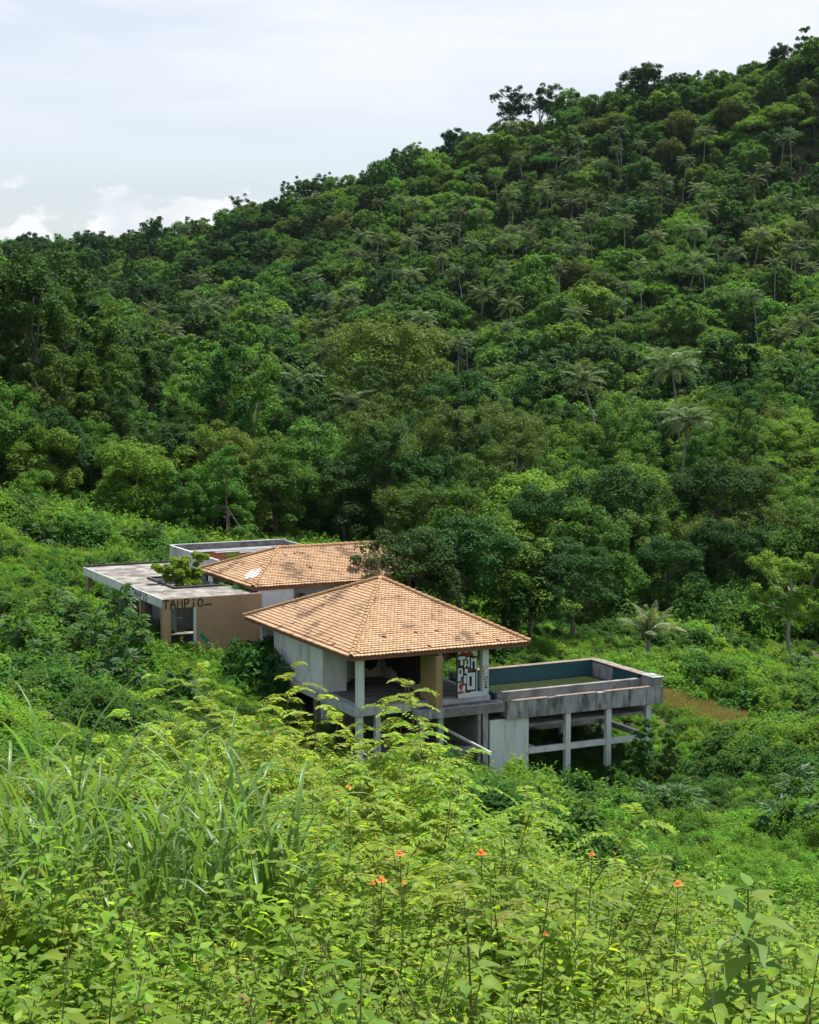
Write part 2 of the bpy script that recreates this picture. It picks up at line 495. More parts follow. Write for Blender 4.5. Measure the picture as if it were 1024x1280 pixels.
cp(0, 1280, 4, .75); cp(512, 1280, 4, .75); cp(1024, 1280, 4.3, .7)
cp(0, 960, 11, .9); cp(250, 915, 13, 1.0); cp(500, 975, 12, 1.0); cp(750, 1070, 10.5, .9); cp(1000, 1175, 8, .85)
CP += [(-9, 25, 8.8), (-3, 25, 8.2), (4, 22, 8.2), (6, 22, 7.2), (-11, 45, 5.2), (-3, 45, 3.6), (4, 45, 2.8), (11, 45, 2.0)]
cp(950, 1010, 62, 1); cp(700, 1010, 62, 1.); CP.append((-5, 62, 0.2)); cp(100, 880, 62, 1.7)
cp(500, 985, 76, .8); cp(630, 962, 79, .8); cp(700, 988, 80, .8); cp(790, 985, 82, .9); cp(900, 930, 80, 1); cp(1020, 925, 80, 1)
cp(300, 850, 85, 1.5); cp(200, 818, 91, 1.6); cp(50, 820, 85, 2); cp(0, 760, 95, 1.7); cp(60, 700, 112, 1.4)
cp(0, 645, 135, 1.2); cp(200, 690, 135, 1.2); cp(650, 760, 130, 1); cp(850, 800, 120, .8); cp(1000, 830, 118, .8); cp(900, 885, 95, .4)
CP += [(-2, 100, -1.0), (8, 95, -2.6), (-12, 120, 0.3)]
CP += [(-60, 200, 8), (-20, 200, 2), (28, 200, .2), (41, 199, 3.1), (47.4, 199, 3.45), (55, 199, 3.9), (80, 200, 4.5), (0, 280, 1), (50, 280, 2), (110, 280, 9), (-70, 280, 14), (-110, 200, 14),
       (-80, 370, 20), (-30, 370, 8), (40, 370, 4), (90, 370, 9), (140, 370, 24), (89, 500, 50), (56, 430, 22), (56, 560, 58),
       (40, 660, 95), (85, 648, 107), (128, 640, 116), (150, 600, 115), (0, 690, 89), (-38, 710, 75), (-74, 730, 67), (-112, 750, 56), (-177, 800, 57),
       (-70, 470, 19), (-33, 440, 15), (20, 540, 44), (-22, 560, 42), (-104, 600, 36), (94, 400, 14), (104, 460, 34), (136, 560, 71),
       (128, 800, 80), (0, 850, 50), (-150, 950, 30), (300, 800, 110), (250, 640, 140), (300, 450, 90), (250, 300, 40), (200, 150, 10),
       (150, 0, 9), (-150, 0, 17), (-200, 200, 30), (-250, 450, 50), (-300, 750, 66), (-400, 1100, 30), (300, 1100, 60), (0, 1200, 20),
       (600, 600, 120), (-600, 600, 60), (600, 0, 10), (-600, 0, 20), (0, -300, 40), (500, -300, 20), (-500, -300, 40)]
CP = np.array(CP, float)


def tps_fit(P):
    n = len(P)
    d = np.linalg.norm(P[:, None, :2] - P[None, :, :2], axis=2) / 100
    K = np.where(d > 0, d * d * np.log(d + 1e-12), 0)
    reg = 1e-4
    A = np.zeros((n + 3, n + 3))
    A[:n, :n] = K + np.eye(n) * reg
    B = np.c_[np.ones(n), P[:, :2] / 100]
    A[:n, n:], A[n:, :n] = B, B.T
    b = np.zeros(n + 3)
    b[:n] = P[:, 2]
    return np.linalg.solve(A, b)


TW = tps_fit(CP)


def ground(x, y):
    x, y = np.atleast_1d(np.asarray(x, float)), np.atleast_1d(np.asarray(y, float))
    sh = x.shape
    x, y = x.ravel(), y.ravel()
    d = np.hypot(x[:, None] - CP[None, :, 0], y[:, None] - CP[None, :, 1]) / 100
    K = np.where(d > 0, d * d * np.log(d + 1e-12), 0)
    z = K @ TW[:-3] + TW[-3] + TW[-2] * x / 100 + TW[-1] * y / 100
    return z.reshape(sh)


def g1(x, y):
    return float(ground([x], [y])[0])


def hit(px, py, lift, d0=3.0, d1=900.0):
    """first point along a pixel ray that is `lift` above the ground"""
    r = ray(px, py)
    r = r / r[1]
    D = np.geomspace(d0, d1, 600)
    P = r[None, :] * D[:, None] + np.array([0, 0, CAMZ])
    g = ground(P[:, 0], P[:, 1]) + lift
    i = np.argmax(P[:, 2] < g)
    if P[i, 2] >= g[i]:
        i = len(D) - 1
    return P[i, 0], P[i, 1]


def wave(x, y, k):
    return (np.sin(x * 0.31 * k + 1.3) * np.cos(y * 0.27 * k + 0.4) + np.sin(x * 0.13 * k - y * 0.17 * k + 2.1))


def build_ground():
    def grade(a, b, n, p):
        t = np.linspace(-1, 1, n)
        return t
    xs = np.sinh(np.linspace(-5.2, 5.2, 230)) / math.sinh(5.2) * 1400
    ys = np.concatenate([np.linspace(-600, -20, 20), np.linspace(-16, 30, 70), np.geomspace(31, 1600, 170)])
    X, Y = np.meshgrid(xs, ys)
    Z = ground(X, Y)
    lim = np.hypot(X, np.maximum(Y - 500, 0))
    far = np.clip((np.hypot(X, Y - 400) - 600) / 600, 0, 1)
    Z = np.clip(Z, -40, 160) * (1 - far) + (-10) * far
    Z = Z + 0.12 * wave(X, Y, 1.0) * np.clip(np.hypot(X, Y) / 40, 0, 1)
    V = np.stack([X, Y, Z], -1).reshape(-1, 3)
    ny, nx = X.shape
    i = np.arange(ny * nx).reshape(ny, nx)
    Q = np.stack([i[:-1, :-1], i[:-1, 1:], i[1:, 1:], i[1:, :-1]], -1).reshape(-1, 4)
    o = bpy.data.objects.new('ground', mesh_np('ground', V, Q, M['soil'], True))
    COL.objects.link(o)
    tag(o, 'green hillside and valley floor under the vegetation', kind='structure')


build_ground()
# ------------------------------------------------------------------ the abandoned house (local axes: u along the front, v away, z up)
HO = np.array([-2.4134, 80.689, 0.0])
UD = unit(np.array([0.896, 0.443, 0.0]))
VD = np.array([-UD[1], UD[0], 0.0])
HRZ = math.atan2(UD[1], UD[0])


def H(u, v, z=0.0):
    return HO + u * UD + v * VD + np.array([0, 0, z])


LOW_LOC, LOW_S = (.495, 1.081, -.2504), 1.0147      # the front terrace lies a step below the pavilion floor, level with the pool


def low(n0, root):
    for o in list(root.children)[:]:
        if o.name not in n0:
            o.location = LOW_LOC
            o.scale = (LOW_S,) * 3


def house_root(name, label, cat, group=None):
    return empty(name, H(0, 0, 0), HRZ, label, cat, group)


def B(name, mat, parent, *boxes, bevel=0.0):
    """one box is one part; several boxes are several parts of the same name"""
    for b in boxes:
        a = Acc()
        a.box(*b)
        o = a.build(name, M[mat], parent, bevel=bevel)
    return o


def ribbon(lines, w, plane, off, thick=0.006):
    """brush strokes: polylines in the (s,z) plane of a wall. plane='v': wall at v=off facing -v; plane='u': wall at u=off facing -u"""
    a = Acc()

    def P(s, z, d):
        return (s, off - d, z) if plane == 'v' else (off - d, s, z)
    for ln in lines:
        ln = [np.array(p, float) for p in ln]
        n = len(ln)
        L, Rr = [], []
        for i in range(n):
            t = (ln[min(i + 1, n - 1)] - ln[max(i - 1, 0)])
            t = t / (np.linalg.norm(t) + 1e-9)
            nn = np.array([-t[1], t[0]])
            e = t * w * 0.4 * (-1 if i == 0 else (1 if i == n - 1 else 0))
            L.append(ln[i] + nn * w / 2 + e)
            Rr.append(ln[i] - nn * w / 2 + e)
        V = []
        for l, r in zip(L, Rr):
            V += [P(*l, 0.001), P(*r, 0.001), P(*l, thick), P(*r, thick)]
        Q = []
        for i in range(n - 1):
            k, m = 4 * i, 4 * (i + 1)
            Q += [(k + 2, k + 3, m + 3, m + 2), (k, k + 2, m + 2, m), (k + 1, m + 1, m + 3, k + 3)]
        a.add(V, Q)
    return a


def patch(outline, plane, off, thick):
    """flat painted patch with a ragged outline (list of (s,z)) -> verts, faces"""
    def P(s, z, d):
        return (s, off - d, z) if plane == 'v' else (off - d, s, z)
    n = len(outline)
    V = [P(*p, thick) for p in outline] + [P(*p, 0.001) for p in outline]
    return V, [tuple(range(n))] + [(i, (i + 1) % n, n + (i + 1) % n, n + i) for i in range(n)]


def rects(rs, plane, off, thick):
    a = Acc()
    for s0, s1, z0, z1 in rs:
        if plane == 'v':
            a.box(s0, s1, off - thick, off - 0.001, z0, z1)
        else:
            a.box(off - thick, off - 0.001, s0, s1, z0, z1)
    return a


def blot(cs, cz, rs, rz, n, jag, seed):
    r = random.Random(seed)
    out = []
    for i in range(n):
        t = 2 * math.pi * i / n
        k = 1 + r.uniform(-jag, jag)
        out.append((cs + rs * k * math.cos(t), cz + rz * k * math.sin(t)))
    return out


def letters(txt, x, z, h, w, gap):
    """hand-written capitals as strokes"""
    G = {'T': [[(0, 1), (1, 1.04)], [(.5, 1), (.46, 0)]], 'A': [[(0, 0), (.30, .95), (.55, 1.0), (.95, .04)], [(.1, .42), (.85, .45)]],
         'M': [[(.02, 0), (.08, 1), (.5, .35), (.9, 1.02), (1, .05)]], 'P': [[(.1, 0), (.12, 1), (.7, 1.0), (.95, .78), (.7, .5), (.12, .48)]],
         'I': [[(.5, 0), (.5, .55)], [(.42, .9), (.62, .96)]], 'O': [[(.5, 1), (.12, .82), (0, .45), (.25, .03), (.65, 0), (.98, .35), (.92, .8), (.5, 1)]],
         '-': [[(0, .15), (.35, .2)], [(.55, .18), (.9, .2)], [(1.05, .2), (1.3, .22)]], 'K': [[(.1, 0), (.1, 1)], [(.9, 1), (.12, .5), (.95, 0)]],
         'S': [[(.9, .9), (.4, 1), (.1, .75), (.8, .4), (.85, .1), (.1, .05)]]}
    out = []
    for ch in txt:
        for ln in G[ch]:
            out.append([(x + p[0] * w, z + p[1] * h) for p in ln])
        x += w + gap
    return out


def tiles(A, Bp, C, D, skip=0.0, seed=1, expo=0.20, tw=0.195):
    """clay tiles over a roof plane: eave A->Bp, top D->C (C==D for a triangle)"""
    r = random.Random(seed)
    A, Bp, C, D = (np.array(p, float) for p in (A, Bp, C, D))
    e = unit(Bp - A)
    mid = D - A
    s = mid - e * (mid @ e)
    SL = np.linalg.norm(s)
    s = s / SL
    nrm = np.cross(e, s)
    if nrm[2] < 0:
        nrm = -nrm
    W = (Bp - A) @ e
    dl, dr = (D - A) @ e, (C - A) @ e

    def lim(t):
        f = min(max(t / SL, 0), 1)
        return dl * f, W + (dr - W) * f
    V, Fc = [], []

    def pt(x, t, h):
        l, rr = lim(t)
        x = min(max(x, l), rr)
        return A + e * x + s * t + nrm * h
    nrow = int(SL / expo)
    ex = SL / nrow
    for k in range(nrow):
        t0 = k * ex - (0.06 if k == 0 else 0)
        l, rr = lim(max(t0, 0))
        nt_ = int(W / tw) + 2
        for j in range(-1, nt_):
            xc = (j + 0.5 * (k % 2)) * tw
            if xc < l - tw * .45 or xc > rr + tw * .45:
                continue
            if r.random() < skip * (3 if k < 3 else 1):
                continue
            dh = r.uniform(0, 0.012)
            tl = r.uniform(-0.015, 0.015)
            g = tw * 0.478
            top = min(t0 + ex * 1.12, SL)
            ups = [pt(xc - g, top, .012), pt(xc + g, top, .012), pt(xc + g, t0 + ex * .36 + tl, .042 + dh), pt(xc, t0 - ex * .10 + tl, .050 + dh), pt(xc - g, t0 + ex * .36 + tl, .042 + dh)]
            lows = [p - nrm * .036 for p in ups[2:]]
            b = len(V)
            V += ups + lows
            Fc += [(b, b + 4, b + 3, b + 2, b + 1), (b + 2, b + 3, b + 6, b + 5), (b + 3, b + 4, b + 7, b + 6)]
    return V, Fc


def hip_roof(parent, u0, u1, v0, v1, z0, z1, ridge=None, skip=0.004, seed=3, patch_at=None):
    """ridge: (ua, ub) along u at mid v, None for a single apex"""
    um, vm = (u0 + u1) / 2, (v0 + v1) / 2
    ra, rb = ridge if ridge else (um, um)
    P = {'fl': (u0, v0, z0), 'fr': (u1, v0, z0), 'br': (u1, v1, z0), 'bl': (u0, v1, z0), 'ra': (ra, vm, z1), 'rb': (rb, vm, z1)}
    t = 0.05
    V = [P['fl'], P['fr'], P['br'], P['bl'], P['ra'], P['rb']]
    V = [(x, y, z - 0.01) for x, y, z in V] + [(x, y, z - 0.01 - t) for x, y, z in V]
    if ridge:
        up = [(0, 1, 5, 4), (1, 2, 5), (2, 3, 4, 5), (3, 0, 4)]
    else:
        up = [(0, 1, 4), (1, 2, 4), (2, 3, 4), (3, 0, 4)]
        V[5] = V[4]
    lo_ = [tuple(i + 6 for i in reversed(f)) for f in up]
    sd = [(i + 6, (i + 1) % 4 + 6, (i + 1) % 4, i) for i in range(4)]
    roof = poly_obj('roof', V, up + lo_ + sd, M['brown_board'], parent)
    VV, FF = [], []
    faces = [('fl', 'fr', 'rb', 'ra'), ('fr', 'br', 'rb', 'rb'), ('br', 'bl', 'ra', 'rb'), ('bl', 'fl', 'ra', 'ra')]
    for i, (a, b, c, d) in enumerate(faces):
        v_, f_ = tiles(P[a], P[b], P[c], P[d], skip, seed + i)
        k = len(VV)
        VV += v_
        FF += [tuple(x + k for x in f) for f in f_]
    o = poly_obj('tile_covering', VV, FF, M['clay_tile'], roof)
    o['kind'] = 'stuff'
    caps = [('fl', 'ra'), ('fr', 'rb'), ('br', 'rb'), ('bl', 'ra')] + ([('ra', 'rb')] if ridge else [])
    for a, b in caps:
        pa, pb = np.array(P[a]), np.array(P[b])
        L = np.linalg.norm(pb - pa)
        n = int(L / 0.36)
        ac = Acc()
        d = (pb - pa) / L
        for i in range(n):
            q0 = pa + d * (L * i / n - 0.04) + np.array([0, 0, 0.075])
            q1 = pa + d * (L * (i + 1) / n) + np.array([0, 0, 0.05])
            ac.tube([q0, q1], [0.115, 0.095], 8)
        h = ac.build('hip_cap', M['hip_tile'], roof)
        h['kind'] = 'stuff'
    # brown barge boards just inside the tile edge
    w = 0.03
    for bx in ((u0 + .03, u1 - .03, v0 + .02, v0 + .05, z0 - .22, z0 - .07), (u0 + .03, u1 - .03, v1 - .05, v1 - .02, z0 - .22, z0 - .07),
               (u0 + .02, u0 + .05, v0 + .06, v1 - .06, z0 - .22, z0 - .07), (u1 - .05, u1 - .02, v0 + .06, v1 - .06, z0 - .22, z0 - .07)):
        B('eave_board', 'brown_board', roof, bx)
    return roof


# ---- front pavilion
pav = house_root('tiled_pavilion', 'open white pavilion under a tan clay-tile hip roof, next to the empty pool', 'house')
rf = hip_roof(pav, -0.85, 9.15, -0.78, 13.7, 2.72, 5.42, skip=0.006, seed=5)
a = Acc()
th = np.linspace(0, math.pi, 6)
prof = [(0.0, .14), (.05, .13), (.10, .09), (.13, .02)]
a.tube([(-.80, -.73, 2.70), (-.83, -.76, 2.74), (-.86, -.79, 2.79), (-.88, -.81, 2.84)], [.06, .10, .10, .03], 8)
a.build('hip_end_cap', M['black_trim'], rf)
B('ceiling', 'soffit', pav, (-.3, 8.6, -.3, 13.1, 2.50, 2.58))
B('floor_slab', 'pale_slab', pav, (-.35, 7.25, -.08, 13.2, -.42, 0.0), bevel=.012)
n0 = {o.name for o in pav.children}
B('terrace_slab', 'pale_slab', pav, (2.3, 7.05, -1.93, -1.15, -.425, -.005), bevel=.012)
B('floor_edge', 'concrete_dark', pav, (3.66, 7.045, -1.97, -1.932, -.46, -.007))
B('floor_edge', 'concrete', pav, (2.28, 3.64, -1.965, -1.932, -.45, -.006))
B('terrace_screed', 'floor_dirt', pav, (2.4, 6.9, -1.8, -1.2, -.004, .008))
pier = B('pier', 'ochre_wall', pav, (3.22, 3.58, -1.88, -.15, .001, 2.60), bevel=.01)
pier['label'] = 'ochre painted pier at the floor edge'
low(n0, pav)
B('floor_screed', 'floor_dirt', pav, (.25, 7.0, .36, 12.8, .001, .012))
B('wall', 'white_wall', pav, (-.13, .10, 4.42, 10.9, 0.001, 2.50), (-.13, 6.9, 12.9, 13.1, 0.001, 2.50), (-.20, .10, 4.18, 4.42, .001, 2.50), (-.20, -.131, 10.3, 10.9, .001, 2.50))
B('wall_panel_frame', 'white_wall', pav, (-.17, -.131, 4.43, 4.9, .05, 2.48), (-.17, -.131, 9.8, 10.29, .05, 2.48), (-.17, -.131, 4.9, 9.8, .05, .22))
B('wall', 'white_wall', pav, (.101, 1.15, 4.2, 4.38, .001, 2.50))
B('corner_column', 'white_wall', pav, (-.13, .22, -.02, .33, 0.001, 2.55), bevel=.015)
B('column', 'white_wall', pav, (2.0, 2.3, 6.3, 6.6, .001, 2.50), bevel=.01)
B('wall', 'cream_wall', pav, (2.3, 4.7, 7.0, 7.15, .001, 2.50))
gw = B('wall', 'cream_wall', pav, (4.42, 4.58, .6, 6.99, .001, 2.50))
gw['label'] = 'cream inner wall with a dark spray-painted cloud'
B('doorway_frame', 'brown_board', pav, (1.9, 1.98, 7.5, 7.6, 0, 2.1), (1.0, 1.08, 7.5, 7.6, 0, 2.1), (1.081, 1.899, 7.5, 7.6, 2.0, 2.1))
B('wall', 'cream_wall', pav, (4.581, 6.9, 9.0, 9.15, .001, 2.50))
gp = B('wall', 'paint_white', pav, (5.34, 6.46, -.12, .06, .001, 2.50), bevel=.008)
gp['label'] = 'white wall panel sprayed TAM PIO in block letters'
B('sill_wall', 'paint_white', pav, (6.461, 6.779, -.10, .05, .001, .24))
B('column', 'white_wall', pav, (6.78, 7.13, -.12, .23, .001, 2.55), bevel=.012)
B('column', 'white_wall', pav, (4.9, 5.15, 3.0, 3.25, .001, 2.50), (6.85, 7.1, 5.0, 5.25, .001, 2.50), (6.85, 7.1, 9.4, 9.65, .001, 2.5), bevel=.01)
B('drain_pipe', 'black_trim', pav, (5.27, 5.335, -.16, -.09, .02, 2.50))  # black strip standing in for the thin shading along the panel's left edge
B('floor_timber', 'wood', pav, (1.2, 3.0, -.0, .08, .002, .05), (4.7, 6.2, .9, 1.0, .013, .05), (4.75, 6.4, .3, .38, .013, .05))

# spray paint on the pavilion
SX, SZ = 1.12 / 345, 2.42 / 870            # wall panel: photo zoom pixels -> metres


def gpx(x, z):
    return 5.34 + (x - 185) * SX, 2.47 - (z - 160) * SZ


red = []
for i, (bx, bz, rs, rz, n) in enumerate(((290, 240, 90, 38, 15), (405, 245, 55, 45, 11), (455, 300, 50, 26, 11), (200, 410, 26, 60, 9), (420, 560, 55, 34, 9), (240, 830, 45, 75, 11), (240, 945, 60, 26, 11), (370, 940, 60, 30, 11))):
    c = gpx(bx, bz)
    red.append(blot(c[0], c[1], rs * SX, rz * SZ, n, .38, 40 + i))
VV, FF = [], []
for k, o_ in enumerate(red):
    o_ = [(min(max(s, 5.35), 6.45), min(max(z, .02), 2.48)) for s, z in o_]
    v_, f_ = patch(o_, 'v', -.12, .004 + .0004 * k)
    b = len(VV)
    VV += v_
    FF += [tuple(x + b for x in f) for f in f_]
poly_obj('spray_paint', VV, FF, M['paint_red'], pav)['kind'] = 'stuff'
W_ = [(188, 318, 278, 338), (228, 278, 338, 445), (338, 395, 300, 348), (292, 322, 440, 492), (302, 340, 356, 470), (362, 395, 348, 492), (338, 364, 432, 456),
      (415, 442, 320, 520), (482, 520, 320, 540), (440, 484, 335, 392), (185, 215, 490, 735), (200, 265, 490, 530), (240, 275, 520, 640), (200, 265, 600, 660), (200, 235, 640, 735),
      (305, 360, 510, 600), (288, 338, 632, 785), (345, 390, 590, 910), (430, 492, 590, 910), (345, 492, 590, 660), (345, 492, 835, 910)]
ob, ow = [], []
for x0, x1, z0, z1 in W_:
    p, q = gpx(x0, z1), gpx(x1, z0)
    ow.append((max(p[0] + .008, 5.345), q[0] - .008, p[1] + .008, q[1] - .008))
    ob.append((max(p[0] - .075, 5.342), min(q[0] + .07, 6.455), p[1] - .075, q[1] + .075))
rects(ob, 'v', -.12, .012).build('letter_outline', M['paint_black'], pav)['kind'] = 'stuff'
aw = Acc()
for i, (s0, s1, z0, z1) in enumerate(ow):
    aw.box(s0, s1, -.12 - .017 - .0003 * i, -.13, z0, z1)
aw.build('block_lettering', M['paint_white'], pav)['kind'] = 'stuff'
rects([(gpx(410, 0)[0] - .035, gpx(410, 0)[0] + .035, gpx(0, 825)[1], gpx(0, 670)[1])], 'v', -.12, .026).build('letter_counter', M['paint_black'], pav)['kind'] = 'stuff'
ribbon([[(6.82, .95), (6.95, 1.0), (7.08, .98)], [(6.83, .86), (7.08, .9)], [(6.86, .85), (6.84, .72), (7.06, .82), (6.88, .66), (7.08, .74)], [(6.85, .6), (7.06, .66), (6.9, .5), (7.05, .5)], [(6.95, .6), (6.93, .38)], [(6.86, .46), (7.05, .42)]], .045, 'v', -.12).build('graffiti_tag', M['paint_black'], pav)
ribbon([[(6.8, 1.45), (6.95, 1.6), (7.08, 1.5), (6.9, 1.35), (6.82, 1.25)], [(6.81, 1.12), (7.05, 1.18)], [(6.81, 1.5), (6.82, 1.0)]], .03, 'v', -.12).build('graffiti_tag', M['paint_red'], pav)
VV, FF = [], []
for k, (cs, cz, rs, rz) in enumerate(((2.3, 1.35, 1.2, .65), (3.6, 1.30, 1.4, .75), (5.0, 1.35, 1.2, .7), (2.8, .85, 1.0, .5), (1.5, 1.15, .55, .6), (4.3, .80, 1.2, .5), (5.9, 1.3, .8, .6))):
    v_, f_ = patch(blot(cs, cz, rs, rz, 22, .16, 70 + k), 'u', 4.42, .004 + .0005 * k)
    b = len(VV)
    VV += v_
    FF += [tuple(x + b for x in f) for f in f_]
poly_obj('spray_paint', VV, FF, M['paint_black'], pav)['kind'] = 'stuff'
VV, FF = [], []
for k, (cs, cz, rs, rz) in enumerate(((3.3, 1.5, .5, .4), (4.0, 1.3, .4, .6), (3.8, .8, .45, .4))):
    v_, f_ = patch(blot(cs, cz, rs, rz, 20, .18, 170 + k), 'v', 7.0, .004 + .0005 * k)
    b = len(VV)
    VV += v_
    FF += [tuple(x + b for x in f) for f in f_]
poly_obj('spray_paint', VV, FF, M['paint_black'], pav)['kind'] = 'stuff'
ribbon([[(1.2, 1.1), (1.5, 1.9), (2.1, 2.0), (2.0, 1.3)], [(2.6, 1.0), (2.7, 2.0), (3.4, 1.9), (3.3, 1.2)], [(3.8, 1.2), (4.2, 2.1), (4.9, 1.7)]], .09, 'u', 4.42, .012).build('graffiti_line', M['paint_red'], pav)

# lower storey of the pavilion
n0 = {o.name for o in pav.children}
B('lower_column', 'concrete', pav, (2.35, 2.62, -1.85, -1.55, -3.6, -.426))
B('lower_column', 'concrete', pav, (3.38, 3.66, -1.85, -1.55, -3.6, -.426))
B('lower_column', 'concrete', pav, (5.86, 6.14, -1.85, -1.55, -3.6, -.426))
B('lower_beam', 'concrete', pav, (2.63, 5.85, -1.83, -1.58, -2.35, -2.08))
a = Acc()
a.bar((3.6, -1.4, -.95), (5.45, -3.4, -2.1), .13, .10)
a.build('stair_rail', M['pale_slab'], pav)
low(n0, pav)
B('lower_column', 'white_wall', pav, (1.0, 1.25, .3, .6, -3.6, -.421), (-.05, .25, .2, .5, -3.6, -.421), (-.05, .25, 4.5, 4.8, -2.6, -.421))
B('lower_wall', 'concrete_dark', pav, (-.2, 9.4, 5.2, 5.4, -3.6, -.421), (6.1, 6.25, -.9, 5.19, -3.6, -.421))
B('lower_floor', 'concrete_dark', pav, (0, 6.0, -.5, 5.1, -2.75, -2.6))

# ---- raised swimming pool
pool = house_root('swimming_pool', 'empty raised concrete pool with teal tiles and green water, standing on columns', 'swimming pool')
pool.location = (-2.449, 81.877, -0.2504)
pool.scale = (1.0147, 1.0147, 1.0147)
B('pool_wall', 'pool_tile', pool, (7.2, 16.2, 3.9, 4.2, -1.0, .47))
B('pool_wall', 'pool_tile', pool, (15.86, 16.2, -.62, 3.899, -1.0, .47))
B('wall_patch', 'concrete', pool, (15.835, 15.858, 1.75, 3.86, -.42, .40))
B('pool_wall', 'pool_tile', pool, (7.2, 7.5, -.62, 3.899, -1.0, .2))
B('weir_wall', 'concrete_dark', pool, (7.2, 16.2, -.86, -.621, -.85, .27), bevel=.015)
B('pool_wall', 'concrete_dark', pool, (15.9, 16.5, -2.0, -.861, -.88, .47), bevel=.015)
B('pool_floor', 'concrete', pool, (7.2, 16.2, -.6, 4.15, -1.25, -1.001))
B('gutter_floor', 'concrete_dark', pool, (7.06, 15.899, -1.85, -.861, -.75, -.45))
B('coping', 'coping', pool, (7.1, 16.27, 3.85, 4.26, .472, .52), bevel=.01)
B('coping', 'coping', pool, (15.80, 16.27, -.9, 3.849, .472, .52), bevel=.01)
B('coping', 'concrete', pool, (15.85, 16.56, -2.06, -.901, .472, .515), bevel=.01)
B('outer_wall', 'concrete', pool, (16.201, 16.5, -.86, 4.2, -.88, .465), (7.2, 16.2, 4.201, 4.4, -.88, .465))
for k in range(9):
    s0 = 7.08 + k * (16.5 - 7.08) / 9
    B('fascia_panel', 'concrete', pool, (s0 + .012, s0 + (16.5 - 7.08) / 9 - .012, -2.06 - .006 * (k % 3), -1.86, -.88, .03), bevel=.012)
for k in range(18):
    s0 = 7.08 + k * 8.78 / 18
    if k in (5, 11):
        continue
    o = B('lip_tile', 'coping', pool, (s0, s0 + .47, -2.09, -1.80, .031, .062), bevel=.008)
wq = Acc()
wq.box(7.5, 15.86, -.62, 3.9, -.46, -.36)
wq.build('pool_water', M['water'], pool)
for k, (pu, pv, pb) in enumerate(((10.62, -1.95, -5.6), (13.08, -1.95, -5.6), (15.55, -1.95, -5.6), (8.7, 2.6, -4.6), (10.62, 2.6, -5.2), (13.08, 2.6, -5.2), (15.7, 2.6, -5.2))):
    B('pool_column', 'white_wall', pool, (pu, pu + .29, pv, pv + .29, pb, -.881), bevel=.012)
B('tie_beam', 'white_wall', pool, (8.47, 10.619, -1.9, -1.66, -2.78, -2.5))
B('tie_beam', 'white_wall', pool, (10.911, 13.079, -1.9, -1.66, -2.78, -2.5))
B('tie_beam', 'white_wall', pool, (13.371, 15.549, -1.9, -1.66, -2.78, -2.5))
B('tie_beam', 'white_wall', pool, (8.75, 8.99, -1.659, 2.599, -2.78, -2.5))
B('tie_beam', 'white_wall', pool, (15.6, 15.84, -1.619, 2.599, -2.78, -2.5))
B('tie_beam', 'white_wall', pool, (8.991, 15.7, 2.62, 2.86, -2.79, -2.51))
B('support_wall', 'white_wall', pool, (6.24, 8.46, -1.88, -1.68, -4.2, -.882))
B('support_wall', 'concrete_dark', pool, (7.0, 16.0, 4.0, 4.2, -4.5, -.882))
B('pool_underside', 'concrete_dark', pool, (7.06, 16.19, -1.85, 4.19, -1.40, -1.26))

# ---- flat-roofed wing
wing = house_root('flat_roof_wing', 'flat-roofed house wing with a tan end wall sprayed TAMPIO', 'house')
X0, X1, V0, V1, ZR = -4.85, 1.14, 16.1, 32.6, 3.6
B('roof_slab', 'roof_slab', wing, (X0 + .05, -2.78, V0 + .05, V1 - .02, 3.2, ZR - .03), (-2.779, X1 - .05, V0 + .05, 20.1, 3.2, ZR - .03), (-2.779, X1 - .05, 25.2, V1 - .02, 3.2, ZR - .03))
B('roof_fascia', 'white_wall', wing, (X0, X0 + .05, V0 + .001, V1, 3.08, ZR))
B('roof_kerb', 'black_trim', wing, (X0 + .05, X1, V1 - .02, V1 + .10, 3.1, ZR + .10))
B('roof_edge', 'tan_wall', wing, (X0, X1, V0 - .002, V0 + .05, 3.05, ZR - .003))
B('wall', 'tan_wall', wing, (-2.88, X1, V0, V0 + .2, -.15, 3.049))
B('pillar', 'tan_wall', wing, (X0 + .01, -4.36, V0 + .004, V0 + .4, -.6, 3.049))
B('door_jamb', 'paint_white', wing, (-2.97, -2.881, V0 - .01, V0 + .22, -.15, 3.049))
B('wall', 'white_wall', wing, (X1 - .2, X1, V0 + .201, V1, -.15, 3.19))
B('wall', 'concrete_dark', wing, (X0 + .1, X1 - .201, 24.6, 24.8, -.15, 3.19))
B('floor_slab', 'roof_slab', wing, (X0 - .3, X1 - .201, V0 + .1, 24.5, -.55, -.16))
B('floor_slab', 'white_wall', wing, (X0 - .32, -2.98, V0 - .05, V0 + .099, -.75, -.10))
B('column', 'tan_wall', wing, (X0 + .06, X0 + .36, 20.4, 20.7, -.2, 3.199), (X0 + .06, X0 + .36, 25.5, 25.8, -.2, 3.199), (X0 + .06, X0 + .36, 31.8, 32.1, -.2, 3.199))
B('counter', 'concrete_dark', wing, (-4.0, -1.2, 19.6, 20.3, -.159, .85), (-3.9, -1.6, 22.0, 22.6, -.159, 1.5))
B('counter_top', 'roof_slab', wing, (-4.1, -1.1, 19.5, 20.4, .851, .93))
B('plinth', 'concrete_dark', wing, (-2.6, .6, V0 + .5, V0 + .7, -2.6, -.16), (-4.6, -4.3, V0 + .5, V0 + .8, -2.6, -.56))
